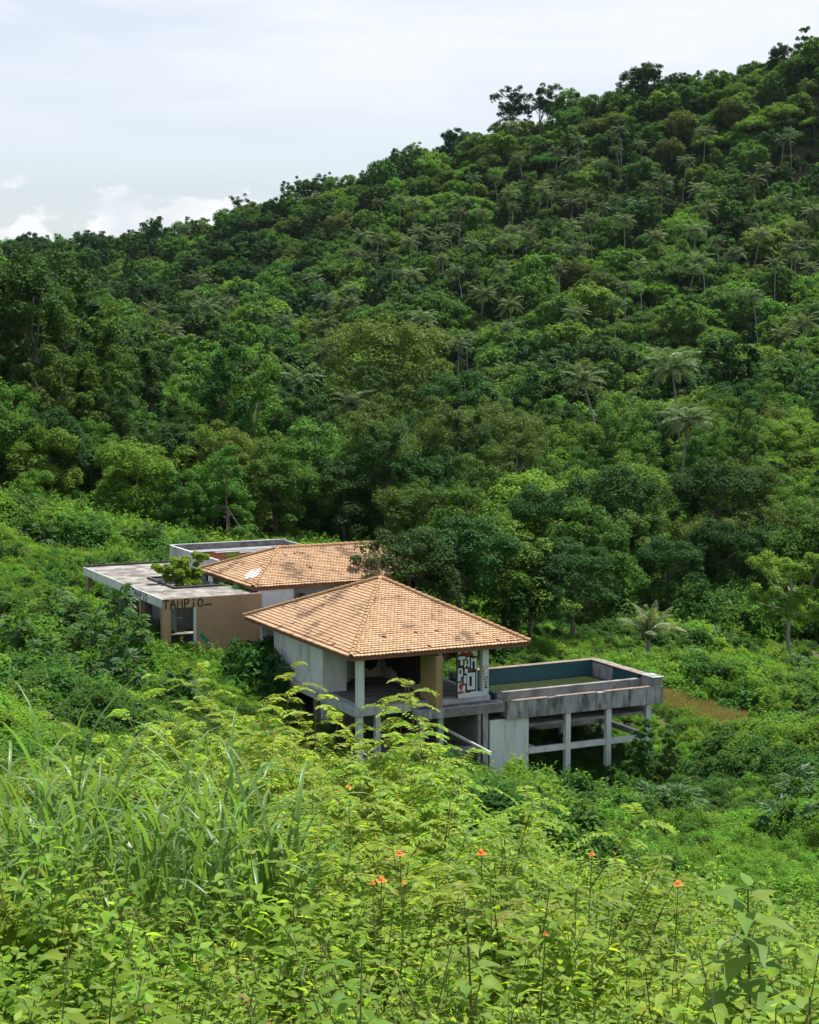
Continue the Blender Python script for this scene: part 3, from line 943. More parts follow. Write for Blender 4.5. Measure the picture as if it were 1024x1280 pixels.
# light well cut in the roof
B('light_well_wall', 'pale_slab', wing, (-2.779, -2.70, 20.101, 25.199, 1.0, 3.56))
B('light_well_wall', 'pale_slab', wing, (-2.699, X1 - .21, 25.10, 25.199, 1.0, 3.56))
B('light_well_kerb', 'black_trim', wing, (-2.86, -2.70, 20.02, 25.28, 3.571, 3.70))
B('light_well_kerb', 'black_trim', wing, (-2.699, .3, 20.02, 20.16, 3.571, 3.70))
B('light_well_kerb', 'black_trim', wing, (-2.699, .3, 25.15, 25.28, 3.571, 3.70))
ribbon(letters('TAMPIO-', -4.78, 3.06, .44, .30, .105), .085, 'v', V0 - .002).build('graffiti_lettering', M['paint_black'], wing)
fl_ = ribbon(letters('TAMPIO', -21.8, 3.14, .38, .36, .14), .10, 'u', X0).build('graffiti_lettering', M['paint_black'], wing)
fl_.data.transform(Matrix.Diagonal((1, -1, 1, 1)))                # the fascia is read from the valley side
fl_.data.flip_normals()
VV, FF = [], []
for k, (s, z, rs, rz) in enumerate(((-2.55, 1.42, .14, .12), (-2.42, 1.24, .14, .13), (-2.24, 1.10, .15, .10), (-2.30, .95, .10, .12), (-2.47, 1.32, .11, .10))):
    v_, f_ = patch(blot(s, z, rs, rz, 12, .35, 90 + k), 'v', V0, .004 + .0006 * k)
    b = len(VV)
    VV += v_
    FF += [tuple(x + b for x in f) for f in f_]
poly_obj('green_splash', VV, FF, M['paint_green'], wing)['kind'] = 'stuff'

# ---- rear tiled house with its half-stripped back roof
rear = house_root('rear_tiled_house', 'second house behind, tan clay-tile roof with bleached patch and stripped rusty back frame', 'house')
rr = hip_roof(rear, .80, 14.0, 16.65, 26.1, 3.88, 5.50, ridge=(4.25, 10.6), skip=0.003, seed=31)
# bleached tiles near the front hip
VV, FF = tiles((.80, 16.65, 3.885), (.80, 26.1, 3.885), (4.25, 21.375, 5.505), (4.25, 21.375, 5.505), 0, 77)
keepV, keepF = [], []
rb_ = random.Random(5)
for i in range(0, len(FF), 3):
    ids = FF[i][0]
    c = np.mean(np.array(VV[ids:ids + 5]), 0)
    q = ((c[0] - 1.75) / .50) ** 2 + ((c[1] - 18.9) / .75) ** 2
    if q < 1.0 + rb_.uniform(-.4, .6):
        b = len(keepV)
        keepV += [np.array(v) + np.array([-.004, 0, .012]) for v in VV[ids:ids + 8]]
        keepF += [tuple(x - ids + b for x in f) for f in FF[i:i + 3]]
o = poly_obj('bleached_tiles', keepV, keepF, M['bleached_tile'], rr)
o['kind'] = 'stuff'
B('wall', 'white_wall', rear, (1.15, 3.40, 16.75, 16.95, -.3, 3.75))
B('wall', 'white_wall', rear, (3.401, 13.2, 18.2, 18.4, -.3, 3.75), (13.0, 13.2, 18.401, 25.4, -.3, 3.75), (1.45, 13.0, 25.2, 25.4, -.3, 3.75))
B('low_wall', 'white_wall', rear, (4.30, 4.5, 14.0, 18.199, -.3, 3.15), (4.501, 5.6, 14.0, 14.2, -.3, 3.0))
B('pipe', 'rust_steel', rear, (3.75, 3.80, 18.1, 18.15, 2.0, 3.6), (3.9, 3.95, 18.1, 18.15, 2.1, 3.5))
B('parapet', 'stained_wall', rear, (1.95, 2.13, 25.9, 35.5, 2.6, 4.40))
B('parapet', 'blockwork', rear, (2.131, 10.3, 35.32, 35.5, 2.2, 4.39), (10.301, 10.48, 26.2, 35.5, 2.2, 4.36))
B('parapet_cap', 'pale_slab', rear, (1.92, 10.5, 35.30, 35.54, 4.402, 4.44))
for k in range(9):
    a = Acc()
    a.bar((2.6 + k * .95, 26.0, 4.15), (2.6 + k * .95, 35.2, 3.80), .06, .10)
    a.build('rafter', M['rust_steel'], rear)
for k in range(9):
    a = Acc()
    a.bar((2.2, 26.6 + k * .95, 4.20 - k * .036), (10.2, 26.6 + k * .95, 4.20 - k * .036), .05, .07)
    a.build('purlin', M['rust_steel'], rear)
for k, (v, u0, u1) in enumerate(((34.6, 2.3, 9.9), (33.7, 2.9, 10.1), (32.6, 4.2, 10.2), (31.6, 5.6, 10.2))):
    a = Acc()
    a.bar((u0, v, 4.02 + .03 * k), (u1, v, 4.05 + .03 * k), .7 - .08 * k, .035)
    a.build('roof_sheet', M['grey_sheet'], rear)
B('attic_floor', 'brown_board', rear, (2.14, 10.29, 26.2, 35.3, 2.9, 3.0))
# ------------------------------------------------------------------ vegetation builders
def leaf_quads(C, Dv, N, L, W, fold=0.12):
    """one folded rhombus per leaf"""
    C, Dv, N = (np.asarray(x, float) for x in (C, Dv, N))
    n = len(C)
    L = np.broadcast_to(np.asarray(L, float), (n,))[:, None]
    W = np.broadcast_to(np.asarray(W, float), (n,))[:, None]
    Dv = unit(Dv)
    S = unit(np.cross(Dv, N))
    Nn = np.cross(S, Dv)
    V = np.stack([C - Dv * L * .5, C + S * W * .5 + Nn * W * fold - Dv * L * .05, C + Dv * L * .5 - Nn * L * .08, C - S * W * .5 + Nn * W * fold - Dv * L * .05], 1)
    Q = np.arange(4 * n).reshape(n, 4)
    return V.reshape(-1, 3), Q


def rdir(r, n):
    v = r.normal(size=(n, 3))
    return unit(v)


def clump_leaves(r, centers, radii, per, leaf, squash=0.85, up=0.5, droop=0.25, fill=0.2, aspect=0.55):
    """leaves over the outside of many small clumps, thinner underneath"""
    m = len(centers)
    c = np.repeat(np.asarray(centers, float), per, 0)
    rad = np.repeat(np.asarray(radii, float), per)
    n = m * per
    d = rdir(r, n)
    d[:, 2] = np.where((d[:, 2] < 0) & (r.random(n) < .55), -d[:, 2], d[:, 2])
    k = np.where(r.random(n) < fill, r.uniform(.2, .85, n), r.uniform(.85, 1.0, n) + np.abs(r.normal(size=n)) * .17)
    P = c + d * (rad * k)[:, None] * np.array([1, 1, squash])
    N = unit(d * .75 + np.array([0, 0, up]) + rdir(r, n) * .55)
    D = unit(np.cross(N, rdir(r, n)) + np.array([0, 0, -droop]) + d * .3)
    Lf = leaf * r.uniform(.6, 1.3, n)
    return leaf_quads(P, D, N, Lf, Lf * aspect * r.uniform(.8, 1.2, n))


def crown_shape(r, kind, Rc, Hc, z0):
    """clump centres and radii. Rc radius, Hc crown height, z0 crown bottom"""
    cs, rs = [], []
    if kind == 'dome':
        lobes = [((0, 0, z0 + Hc * .60), .58)]
        for i in range(8):
            t = i * .785 + r.uniform(-.35, .35)
            q = r.uniform(.36, .62)
            lobes.append(((Rc * q * math.cos(t), Rc * q * math.sin(t), z0 + Hc * (r.uniform(.42, .66) if i % 2 else r.uniform(.14, .36))), r.uniform(.30, .46)))
        for (lc, lr) in lobes:
            for _ in range(13):
                d = rdir(r, 1)[0]
                if d[2] < -.3:
                    d[2] *= -1
                cs.append(np.array(lc) + d * lr * np.array([Rc, Rc, min(Hc * .62, Rc * 1.2)]))
                rs.append(Rc * r.uniform(.09, .19))
    elif kind == 'umbrella':
        for _ in range(80):
            t = r.uniform(0, 2 * math.pi)
            q = math.sqrt(r.uniform(0, 1))
            z = z0 + Hc * (.55 * (1 - q * q) + .25 + r.normal() * .07)
            cs.append((Rc * q * math.cos(t), Rc * q * math.sin(t), z))
            rs.append(Rc * r.uniform(.08, .18))
    elif kind == 'vine':
        nt_ = 3
        for i in range(nt_):
            t = i * 2.1 + r.uniform(-.5, .5)
            q = Rc * r.uniform(.2, .55)
            top = z0 + Hc * r.uniform(.75, 1.0)
            for k in range(34):
                f = k / 33
                w = Rc * (.20 + .36 * f ** .6 * (1.15 - f))
                a = r.uniform(0, 2 * math.pi)
                cs.append((q * math.cos(t) + w * math.cos(a), q * math.sin(t) + w * math.sin(a), z0 - Hc * .15 + (top - z0 + Hc * .15) * f))
                rs.append(Rc * r.uniform(.09, .20))
    elif kind == 'tiered':
        for k in range(6):
            f = k / 5
            w = Rc * (1.0 - .72 * f) * r.uniform(.8, 1.1)
            for _ in range(int(6 + 18 * (1 - f))):
                t = r.uniform(0, 2 * math.pi)
                q = math.sqrt(r.uniform(.05, 1))
                cs.append((w * q * math.cos(t), w * q * math.sin(t), z0 + Hc * (f * .95 + r.uniform(-.03, .03))))
                rs.append(Rc * r.uniform(.07, .15))
    elif kind == 'open':
        for i in range(13):
            t = r.uniform(0, 2 * math.pi)
            q = Rc * r.uniform(.1, .85)
            lc = np.array((q * math.cos(t), q * math.sin(t), z0 + Hc * r.uniform(.15, .95)))
            for _ in range(5):
                cs.append(lc + r.normal(size=3) * Rc * .15)
                rs.append(Rc * r.uniform(.09, .19))
    return np.array(cs, float), np.array(rs, float)


def trunk_acc(r, Htop, base_r, cs, nl=6, lean=0.0, z_fork=0.45):
    a = Acc()
    n = 7
    top = np.array([r.normal() * .3 + lean, r.normal() * .3, Htop * .86])
    P = [np.array([0, 0, -.6])]
    for i in range(1, n):
        f = i / (n - 1)
        P.append(np.array([top[0] * f + r.normal() * .07 * Htop * .1, top[1] * f + r.normal() * .07 * Htop * .1, top[2] * f]))
    a.tube(P, np.linspace(base_r, base_r * .22, n), 7)
    for i in r.choice(len(cs), min(nl, len(cs)), replace=False):
        f = r.uniform(z_fork, .8)
        p0 = top * f
        p0[2] = top[2] * f
        q = cs[i]
        mid = p0 * .5 + q * .5 + np.array([0, 0, -.06 * np.linalg.norm(q - p0)])
        rr0 = base_r * (1 - .75 * f) * .6
        a.tube([p0, mid, q], [rr0, rr0 * .6, rr0 * .22], 5)
    return a


class Kind:
    """a tree or shrub model: crown and trunk meshes shared by all its copies"""
    def __init__(s, crown, trunk, Rc, Htop):
        s.crown, s.trunk, s.R, s.H = crown, trunk, Rc, Htop


def tree_kind(shape, mat, Rc, Hc, z0, per, leaf, seed, base_r=.22, bark='bark', nl=6, up=.55, fill=.25, aspect=.55, droop=.25):
    r = np.random.default_rng(seed)
    cs, rs = crown_shape(r, shape, Rc, Hc, z0)
    V, Q = clump_leaves(r, cs, rs, per, leaf, up=up + .3, fill=fill, aspect=aspect, droop=droop)
    me = mesh_np('crown', V, Q, M[mat])
    tr = trunk_acc(r, z0 + Hc, base_r, cs, nl).mesh('trunk', M[bark], True)
    return Kind(me, tr, Rc, z0 + Hc)


def place_tree(kind, name, loc, s, rz, label, cat, group=None, sz=None):
    e = empty(name, loc, rz, label, cat, group)
    e.scale = (s, s, sz or s)
    for nm, me in (('crown', kind.crown), ('trunk', kind.trunk)):
        if me is None:
            continue
        o = bpy.data.objects.new(nm, me)
        COL.objects.link(o)
        o.parent = e
    return e


# ---- palms
def frond_acc(r, L, n=16, droop=.55, wl=.42, wid=.05):
    """one arching frond along +x"""
    a = Acc()
    t = np.linspace(0, 1, 9)
    ang = R(50) - t ** 1.3 * R(38 + 70 * droop)
    ds = L / 8
    P = [np.zeros(3)]
    for i in range(8):
        P.append(P[-1] + ds * np.array([math.cos(ang[i]), 0, math.sin(ang[i])]))
    P = np.array(P)
    a.tube(P, np.linspace(.035, .008, 9), 4)
    tt = np.linspace(.12, .98, n)
    for side in (-1, 1):
        f = tt * 8
        i = np.minimum(f.astype(int), 7)
        c = P[i] + (P[i + 1] - P[i]) * (f - i)[:, None]
        tang = unit(P[i + 1] - P[i])
        ll = wl * L * .42 * (np.sin(np.clip(tt * 1.05, 0, 1) * math.pi) ** .5 * .85 + .25)
        D = unit(tang * .65 + np.array([0, side * 1.0, 0]) + np.array([0, 0, -.55]) + r.normal(size=(n, 3)) * .1)
        N = unit(np.array([0, -side * .35, 1.0]) + r.normal(size=(n, 3)) * .12)
        V, Q = leaf_quads(c + D * ll[:, None] * .5, D, N, ll, wid * L * .55)
        a.add(V, Q)
    return a


def palm_trunk(r, Hh, lean, rad=.16):
    a = Acc()
    f = np.linspace(0, 1, 9)
    P = np.stack([lean[0] * f ** 2, lean[1] * f ** 2, Hh * f - .4 * (1 - f)], 1)
    rr = np.linspace(rad, rad * .62, 9)
    rr[0] *= 1.5
    a.tube(P, rr, 8)
    return a, P[-1]


def fronds_layout(r, n):
    out = []
    for i in range(n):
        f = i / n
        out.append((i * 2.399 + r.uniform(-.2, .2), R(38) - f * R(88) + r.uniform(-.1, .1)))    # azimuth, pitch
    return out


def palm_crown_mesh(seed, mat, n=28, L=4.2):
    r = np.random.default_rng(seed)
    a = Acc()
    dr0 = r.uniform(-.15, .25)
    n = int(n * r.uniform(.75, 1.1))
    for az, pt in fronds_layout(r, n):
        fa = frond_acc(r, L * r.uniform(.8, 1.1), n=20, droop=r.uniform(.35, .85) + dr0, wid=.075)
        V, Q = fa.arr()
        Mx = Matrix.Rotation(az, 3, 'Z') @ Matrix.Rotation(-pt + R(8), 3, 'Y')
        a.add(V @ np.array(Mx).T, Q)
    return a.mesh('crown', M[mat])


def scatter(name, pts, layers, label):
    """pts: rows x,y,z,rz,scale,index ; layers: lists of source objects. Uncountable cover: one object of kind stuff."""
    pts = np.asarray(pts, float)
    me = bpy.data.meshes.new(name)
    me.vertices.add(len(pts))
    me.vertices.foreach_set('co', np.ascontiguousarray(pts[:, :3], dtype=np.float32).ravel())
    for nm, typ, col in (('rz', 'FLOAT', pts[:, 3]), ('sc', 'FLOAT', pts[:, 4]), ('pick', 'INT', pts[:, 5])):
        at_ = me.attributes.new(nm, typ, 'POINT')
        at_.data.foreach_set('value', np.ascontiguousarray(col, dtype=np.int32 if typ == 'INT' else np.float32))
    o = bpy.data.objects.new(name, me)
    COL.objects.link(o)
    tag(o, label, kind='stuff')
    ng = bpy.data.node_groups.new(name, 'GeometryNodeTree')
    ng.interface.new_socket('Geometry', in_out='INPUT', socket_type='NodeSocketGeometry')
    ng.interface.new_socket('Geometry', in_out='OUTPUT', socket_type='NodeSocketGeometry')
    N, L = ng.nodes, ng.links
    gi, go = N.new('NodeGroupInput'), N.new('NodeGroupOutput')

    def attr(nm, typ):
        n = N.new('GeometryNodeInputNamedAttribute')
        n.data_type = typ
        n.inputs['Name'].default_value = nm
        return n.outputs['Attribute']
    rz, sc, pk = attr('rz', 'FLOAT'), attr('sc', 'FLOAT'), attr('pick', 'INT')
    cx = N.new('ShaderNodeCombineXYZ')
    L.new(rz, cx.inputs['Z'])
    e2r = N.new('FunctionNodeEulerToRotation')
    L.new(cx.outputs[0], e2r.inputs[0])
    j2 = N.new('GeometryNodeJoinGeometry')
    for srcs in layers:
        j = N.new('GeometryNodeJoinGeometry')
        for so in reversed(srcs):
            oi = N.new('GeometryNodeObjectInfo')
            oi.transform_space = 'ORIGINAL'
            oi.inputs['Object'].default_value = so
            oi.inputs['As Instance'].default_value = True
            L.new(oi.outputs['Geometry'], j.inputs[0])
        ip = N.new('GeometryNodeInstanceOnPoints')
        L.new(gi.outputs[0], ip.inputs['Points'])
        L.new(j.outputs[0], ip.inputs['Instance'])
        ip.inputs['Pick Instance'].default_value = True
        L.new(pk, ip.inputs['Instance Index'])
        L.new(e2r.outputs[0], ip.inputs['Rotation'])
        L.new(sc, ip.inputs['Scale'])
        L.new(ip.outputs[0], j2.inputs[0])
    L.new(j2.outputs[0], go.inputs[0])
    md = o.modifiers.new('cover', 'NODES')
    md.node_group = ng
    return o


# ------------------------------------------------------------------ tree models
KINDS = {}                      # key -> (Kind, name, look)
FAR = [
    ('dome', 'leaf_bright', 4.2, 6.6, 1.2, 74, .44, .20, 'broadleaf_tree', 'bright green rounded tree'),
    ('dome', 'leaf_mid', 4.4, 7.4, 1.4, 74, .42, .22, 'broadleaf_tree', 'mid-green lumpy tree'),
    ('dome', 'leaf_dark', 4.1, 7.8, 1.8, 74, .42, .22, 'broadleaf_tree', 'dark green rounded tree'),
    ('dome', 'leaf_olive', 4.5, 6.4, 1.4, 71, .40, .2, 'broadleaf_tree', 'olive-green tree'),
    ('umbrella', 'leaf_bright', 5.2, 3.6, 1.4, 93, .38, .2, 'spreading_tree', 'bright green flat-topped tree'),
    ('umbrella', 'leaf_mid', 5.4, 4.0, 2.2, 93, .38, .2, 'spreading_tree', 'mid-green flat-topped tree'),
    ('vine', 'leaf_mid', 3.3, 9.5, .5, 68, .40, .2, 'vine_draped_tree', 'mid-green vine-draped tree'),
    ('vine', 'leaf_dark', 3.1, 10.0, .5, 68, .40, .2, 'vine_draped_tree', 'dark vine-draped tree'),
    ('tiered', 'leaf_mid', 3.4, 9.0, 1.0, 68, .38, .2, 'broadleaf_tree', 'mid-green tiered tree'),
    ('open', 'leaf_dark', 3.4, 5.0, 6.5, 68, .38, .2, 'open_crowned_tree', 'dark open-crowned tree'),
    ('dome', 'leaf_mid', 3.8, 8.6, 1.6, 71, .40, .22, 'broadleaf_tree', 'tall mid-green tree'),
]
for i, (sh, mt, Rc, Hc, z0, per, lf, br, nm, look) in enumerate(FAR):
    KINDS['far%d' % i] = (tree_kind(sh, mt, Rc, Hc, z0, per, lf, 100 + i, br, nl=5 if sh != 'open' else 16), nm, look)
NEAR = [
    ('dome', 'leaf_bright', 4.8, 9.0, 1.6, 204, .26, .26, 'broadleaf_tree', 'bright green rounded tree'),
    ('dome', 'leaf_mid', 5.0, 10.0, 1.8, 204, .25, .28, 'broadleaf_tree', 'mid-green lumpy tree'),
    ('dome', 'leaf_dark', 4.8, 10.4, 2.0, 204, .25, .28, 'broadleaf_tree', 'dark green rounded tree'),
    ('umbrella', 'leaf_bright', 5.8, 4.6, 2.6, 248, .24, .22, 'spreading_tree', 'bright green flat-topped tree'),
    ('vine', 'leaf_mid', 4.0, 14.0, .6, 204, .25, .26, 'vine_draped_tree', 'mid-green vine-draped tree'),
    ('vine', 'leaf_dark', 3.8, 15.0, .6, 204, .25, .26, 'vine_draped_tree', 'dark vine-draped tree'),
    ('tiered', 'leaf_mid', 4.2, 12.5, 2.0, 204, .23, .26, 'broadleaf_tree', 'mid-green tiered tree'),
    ('open', 'leaf_olive', 4.4, 6.5, 6.0, 260, .20, .20, 'open_crowned_tree', 'olive-green open-crowned tree'),
    ('dome', 'leaf_olive', 4.8, 8.0, 1.8, 198, .23, .24, 'broadleaf_tree', 'olive-green tree'),
]
for i, (sh, mt, Rc, Hc, z0, per, lf, br, nm, look) in enumerate(NEAR):
    KINDS['near%d' % i] = (tree_kind(sh, mt, Rc, Hc, z0, per, lf, 200 + i, br, nl=9 if sh != 'open' else 18, bark='bark_pale' if sh == 'open' else 'bark'), nm, look)

PALM_CROWNS = [palm_crown_mesh(300 + i, 'leaf_palm', 28) for i in range(7)]
PALM_TRUNKS = []
for i in range(6):
    r_ = np.random.default_rng(330 + i)
    ln = r_.uniform(-2.2, 2.2, 2)
    a, tip = palm_trunk(r_, 10.0, ln)
    PALM_TRUNKS.append((a.mesh('trunk', M['bark_grey'], True), tip))

# ------------------------------------------------------------------ where the trees stand
def zone_col(px):
    for lim, t in ((110, "above the bushes beside the photo's edge"), (205, "above the flat roof's far corner"), (330, 'above the TAMPIO wall'), (450, 'above the rear tiled roof'),
                   (560, "above the front roof's peak"), (660, "above the front roof's right slope"), (745, "above the pool's back wall"), (830, "above the pool's outer corner"), (930, 'above the brown grass strip')):
        if px < lim:
            return t
    return 'above the lone pale tree'


SKY = [(0, 300), (190, 290), (300, 265), (400, 240), (500, 195), (620, 165), (700, 130), (800, 105), (930, 62), (1024, 60)]


def zone_row(px, py):
    top = np.interp(px, [p[0] for p in SKY], [p[1] for p in SKY])
    f = (py - top) / (640 - top)
    for lim, t in ((.10, 'along the skyline'), (.25, 'just under the skyline'), (.42, 'on the upper slope'), (.60, 'halfway down the hill'), (.80, 'on the lower slope')):
        if f < lim:
            return t
    return 'at the valley bottom'


ORD = ['topmost', 'second', 'third', 'fourth', 'fifth', 'sixth', 'seventh', 'eighth', 'ninth', 'tenth', 'eleventh', 'twelfth', 'thirteenth', 'fourteenth', 'fifteenth']


def finish_labels(rows):
    """rows: (object, look, px, py). Writes a label that names the look, the zone and the rank from the top within it."""
    cells = {}
    for r_ in rows:
        cells.setdefault((r_[1], zone_row(r_[2], r_[3]), zone_col(r_[2])), []).append(r_)
    for (look, zr, zc), v in cells.items():
        v.sort(key=lambda q: q[3])
        for i, q in enumerate(v):
            if len(v) == 1:
                q[0]['label'] = f'{look} {zr}, {zc}'
            else:
                w = ORD[min(i, len(ORD) - 1)]
                q[0]['label'] = f'{look} {zr}, {zc}, {w}'


rowsL = []
CLEAR = []                     # (x, y, r) kept free of scattered trees


def landmark(key, px, py_top, D, hgt, label, cat='tree', name=None, rz=None, wide=1.0, clear=3.0, group='trees around the clearing'):
    """stand a tree so that its top shows at the pixel, on the ground at distance D or a little deeper"""
    k = KINDS[key][0]
    p = at(px, py_top, D)
    z = p[2] - hgt
    gz = g1(p[0], p[1])
    if abs(z - gz) > .5:
        hgt = max(3.0, p[2] - gz)
        z = gz
    s = hgt / k.H
    e = place_tree(k, name or KINDS[key][1], (p[0], p[1], z - .1), min(s * wide, s * 1.8), random.uniform(0, 6.28) if rz is None else rz, label, cat, group, sz=s)
    CLEAR.append((p[0], p[1], clear))
    return e


# near landmark trees round the clearing
LM = [
    # left grove
    ('near5', 150, 470, 160, 'vine-smothered tree low in the grove over the flat roof corner'),
    ('near4', 70, 430, 165, 'vine-smothered tree in the heart of the tall grove'),
    ('near5', 120, 400, 176, 'dark vine column between the tall grove\'s two summits'),
    ('near1', 230, 585, 143, 'rounded tree low at the grove foot over the flat roof'),
    ('near0', 40, 585, 142, 'bright rounded tree at the grove foot by the photo\'s edge'),
    ('near1', 130, 610, 143, 'small rounded tree at the grove foot above the bushes'),
    ('near5', 40, 330, 172, 'tall vine-draped tree beside the photo\'s edge, reaching the low clouds'),
    ('near2', 5, 288, 180, 'highest dark leafy tree beside the photo\'s edge, against the clouds'),
    ('near4', 92, 362, 178, 'tall vine-draped tree second in the tall grove left of the roofs'),
    ('near4', 135, 430, 172, 'vine-hung bushy tree in the tall grove above the flat roof'),
    ('near5', 185, 425, 185, 'dark vine-draped column tree behind the tall grove'),
    ('near6', 235, 475, 170, 'tiered tree between the tall grove and the overhanging vine tree'),
    ('near5', 272, 425, 165, 'dark overhanging vine tree like a hooded figure above the wing'),
    ('near4', 312, 432, 168, 'vine tree joined beside the dark hooded vine tree'),
    ('near2', 60, 500, 150, 'dark rounded tree low in the grove above the bushes'),
    ('near4', 15, 480, 152, 'leafy tree at the photo\'s edge under the tall grove'),
    ('near1', 110, 520, 155, 'domed tree with drooping edge above the flat roof corner'),
    ('near2', 175, 560, 148, 'dark leafy tree over the wing roof\'s far edge'),
    ('near2', 205, 520, 156, 'dark rounded tree over the wing roof'),
    ('near6', 285, 555, 142, 'tiered tree with bare stem above the TAMPIO wall'),
    ('near1', 345, 545, 150, 'leafy tree above the parapet of the rear house'),
    ('near1', 395, 520, 158, 'lumpy tree behind the rear tiled roof'),
    ('near2', 430, 560, 152, 'dark tree close behind the rear roof ridge'),
    ('near7', 485, 500, 160, 'pale-stemmed open tree behind the front roof\'s peak'),
    ('near7', 565, 510, 175, 'thin-crowned olive tree behind the two roofs'),
    ('near8', 600, 505, 190, 'yellowish broad tree over the front roof\'s right slope'),
    ('near2', 580, 455, 215, 'dense dark green tree above the two roofs'),
    ('near8', 480, 395, 250, 'large brown-green domed tree in mid valley above the roofs'),
    ('near1', 585, 600, 122, 'lumpy leafy tree just behind the front roof'),
    ('near2', 512, 650, 99.5, 'leafy tree between the two roofs, hanging over the rear tiles'),
    ('near2', 575, 632, 103, 'tall broad tree right behind the front roof\'s peak'),
    ('near1', 632, 640, 106, 'spreading leafy tree over the front roof\'s right slope'),
    ('near2', 665, 672, 106, 'dark tree with visible stem behind the front roof\'s right corner'),
    ('near2', 715, 664, 116, 'dark spreading tree behind the pool\'s back wall'),
    ('near1', 735, 622, 128, 'round deep-green tree above the pool\'s back wall'),
    ('near5', 770, 655, 132, 'dark slender vine tree beyond the pool'),
    ('near2', 836, 662, 134, 'dark tree at the clearing edge above the young palm'),
    ('near1', 778, 610, 150, 'yellow-green bushy tree above the pool\'s outer corner'),
    ('near8', 928, 575, 165, 'wide grey-green feathery tree below the dark car'),
    ('near0', 992, 602, 160, 'yellow-green rounded tree just below the dark car'),
    ('near2', 900, 640, 142, 'dark tree in the shade behind the lone pale tree'),
    ('near2', 965, 650, 140, 'dark tree directly behind the lone pale tree'),
    ('near4', 893, 604, 158, 'vine-hung tree left of the grey-green feathery tree'),
    ('near1', 1015, 620, 138, 'leafy dark tree at the photo\'s edge beside the pale tree'),
    ('near3', 650, 590, 150, 'flat-topped pale-limbed tree between roof peak and pool'),
    ('near0', 700, 560, 190, 'bright mid-valley tree above the pool\'s back wall'),
]
for key, px, py, D, lab in LM:
    landmark(key, px, py, D, 12, lab, wide=random.uniform(.95, 1.15))

# the lone pale tree at the clearing's edge
PT = tree_kind('open', 'leaf_bright', 3.6, 6.4, 3.4, 340, .19, 950, .24, 'bark_pale', nl=20)
KINDS['pale'] = (PT, 'lone_tree', '')
landmark('pale', 988, 690, 122, 9, 'lone pale-barked tree with thin olive crown at the clearing edge', name='lone_tree', clear=6)
# reddish-crowned tree on the right slope
KINDS['rust'] = (tree_kind('dome', 'leaf_olive', 4.0, 6.0, 5.5, 120, .3, 951, .4, 'bark_pale', nl=8), 'broadleaf_tree', '')
landmark('rust', 932, 485, 262, 12, 'brown-tinged tree with thick pale trunk right of the spreading palm')


# leafless grey tree
def bare_tree(seed, Hh, Rr):
    r = np.random.default_rng(seed)
    a = Acc()

    def grow(p, d, L, rad, lev):
        q = p + d * L
        a.tube([p, (p + q) / 2 + r.normal(size=3) * L * .06, q], [rad, rad * .8, rad * .6], 4)
        if lev:
            for _ in range(4):
                dd = unit(d + r.normal(size=3) * .55 + np.array([0, 0, .15]))
                grow(p + (q - p) * r.uniform(.55, 1), dd, L * r.uniform(.55, .8), rad * .6, lev - 1)
    grow(np.array([0, 0, -.5]), np.array([0, 0, 1.0]), Hh * .42, .17, 4)
    return a


p = at(738, 582, 185)
gz = g1(p[0], p[1])
e = empty('bare_tree', (p[0], p[1], gz), .4, 'leafless grey-twigged tree among the green crowns above the pool', 'tree')
bt = bare_tree(17, 9, 4)
Vb, _ = bt.arr()
k = (p[2] - gz) / Vb[:, 2].max()
bo = bt.build('branches', M['bark_grey'], e)
bo.scale = (k * 1.25, k * 1.25, k)
CLEAR.append((p[0], p[1], 3))

# emergent trees on the skyline
for i, (px, py, key, lab) in enumerate((
        (640, 113, 'far9', 'lone open-crowned tree standing up on the skyline'), (677, 108, 'far9', 'slimmer open-crowned tree second on the skyline crest'),
        (708, 102, 'far10', 'dark bushy tree third in the skyline group'), (806, 78, 'far2', 'tall domed tree breaking the ridge line'),
        (975, 53, 'far2', 'round lollipop-like tree at the ridge top'), (998, 46, 'far8', 'narrow conical tree at the ridge top'),
        (187, 281, 'far9', 'open-crowned tree on the low skyline by the clouds'), (152, 297, 'far2', 'dark rounded tree on the low skyline by the clouds'),
        (85, 300, 'far2', 'small dark tree on the low skyline nearest the tall grove'))):
    D = {0: 655, 1: 650, 2: 640, 3: 620, 4: 612, 5: 606, 6: 748, 7: 752, 8: 775}[i]
    k = KINDS[key][0]
    best = None
    for D in np.arange(D - 120, D + 80, 4.0):
        p = at(px, py, D)
        h = p[2] - g1(p[0], p[1])
        if h > 8 and (best is None or abs(h - 15) < abs(best[1] - 15)):
            best = (p, h)
    if best is None:
        continue
    p, h = best
    s = h / k.H
    w = {4: .75, 5: .6, 0: 1.15, 1: 1.1}.get(i, 1.0)
    place_tree(k, KINDS[key][1], (p[0], p[1], p[2] - h), s * w, i * 1.3, lab, 'tree', 'trees standing up along the skyline', sz=s)

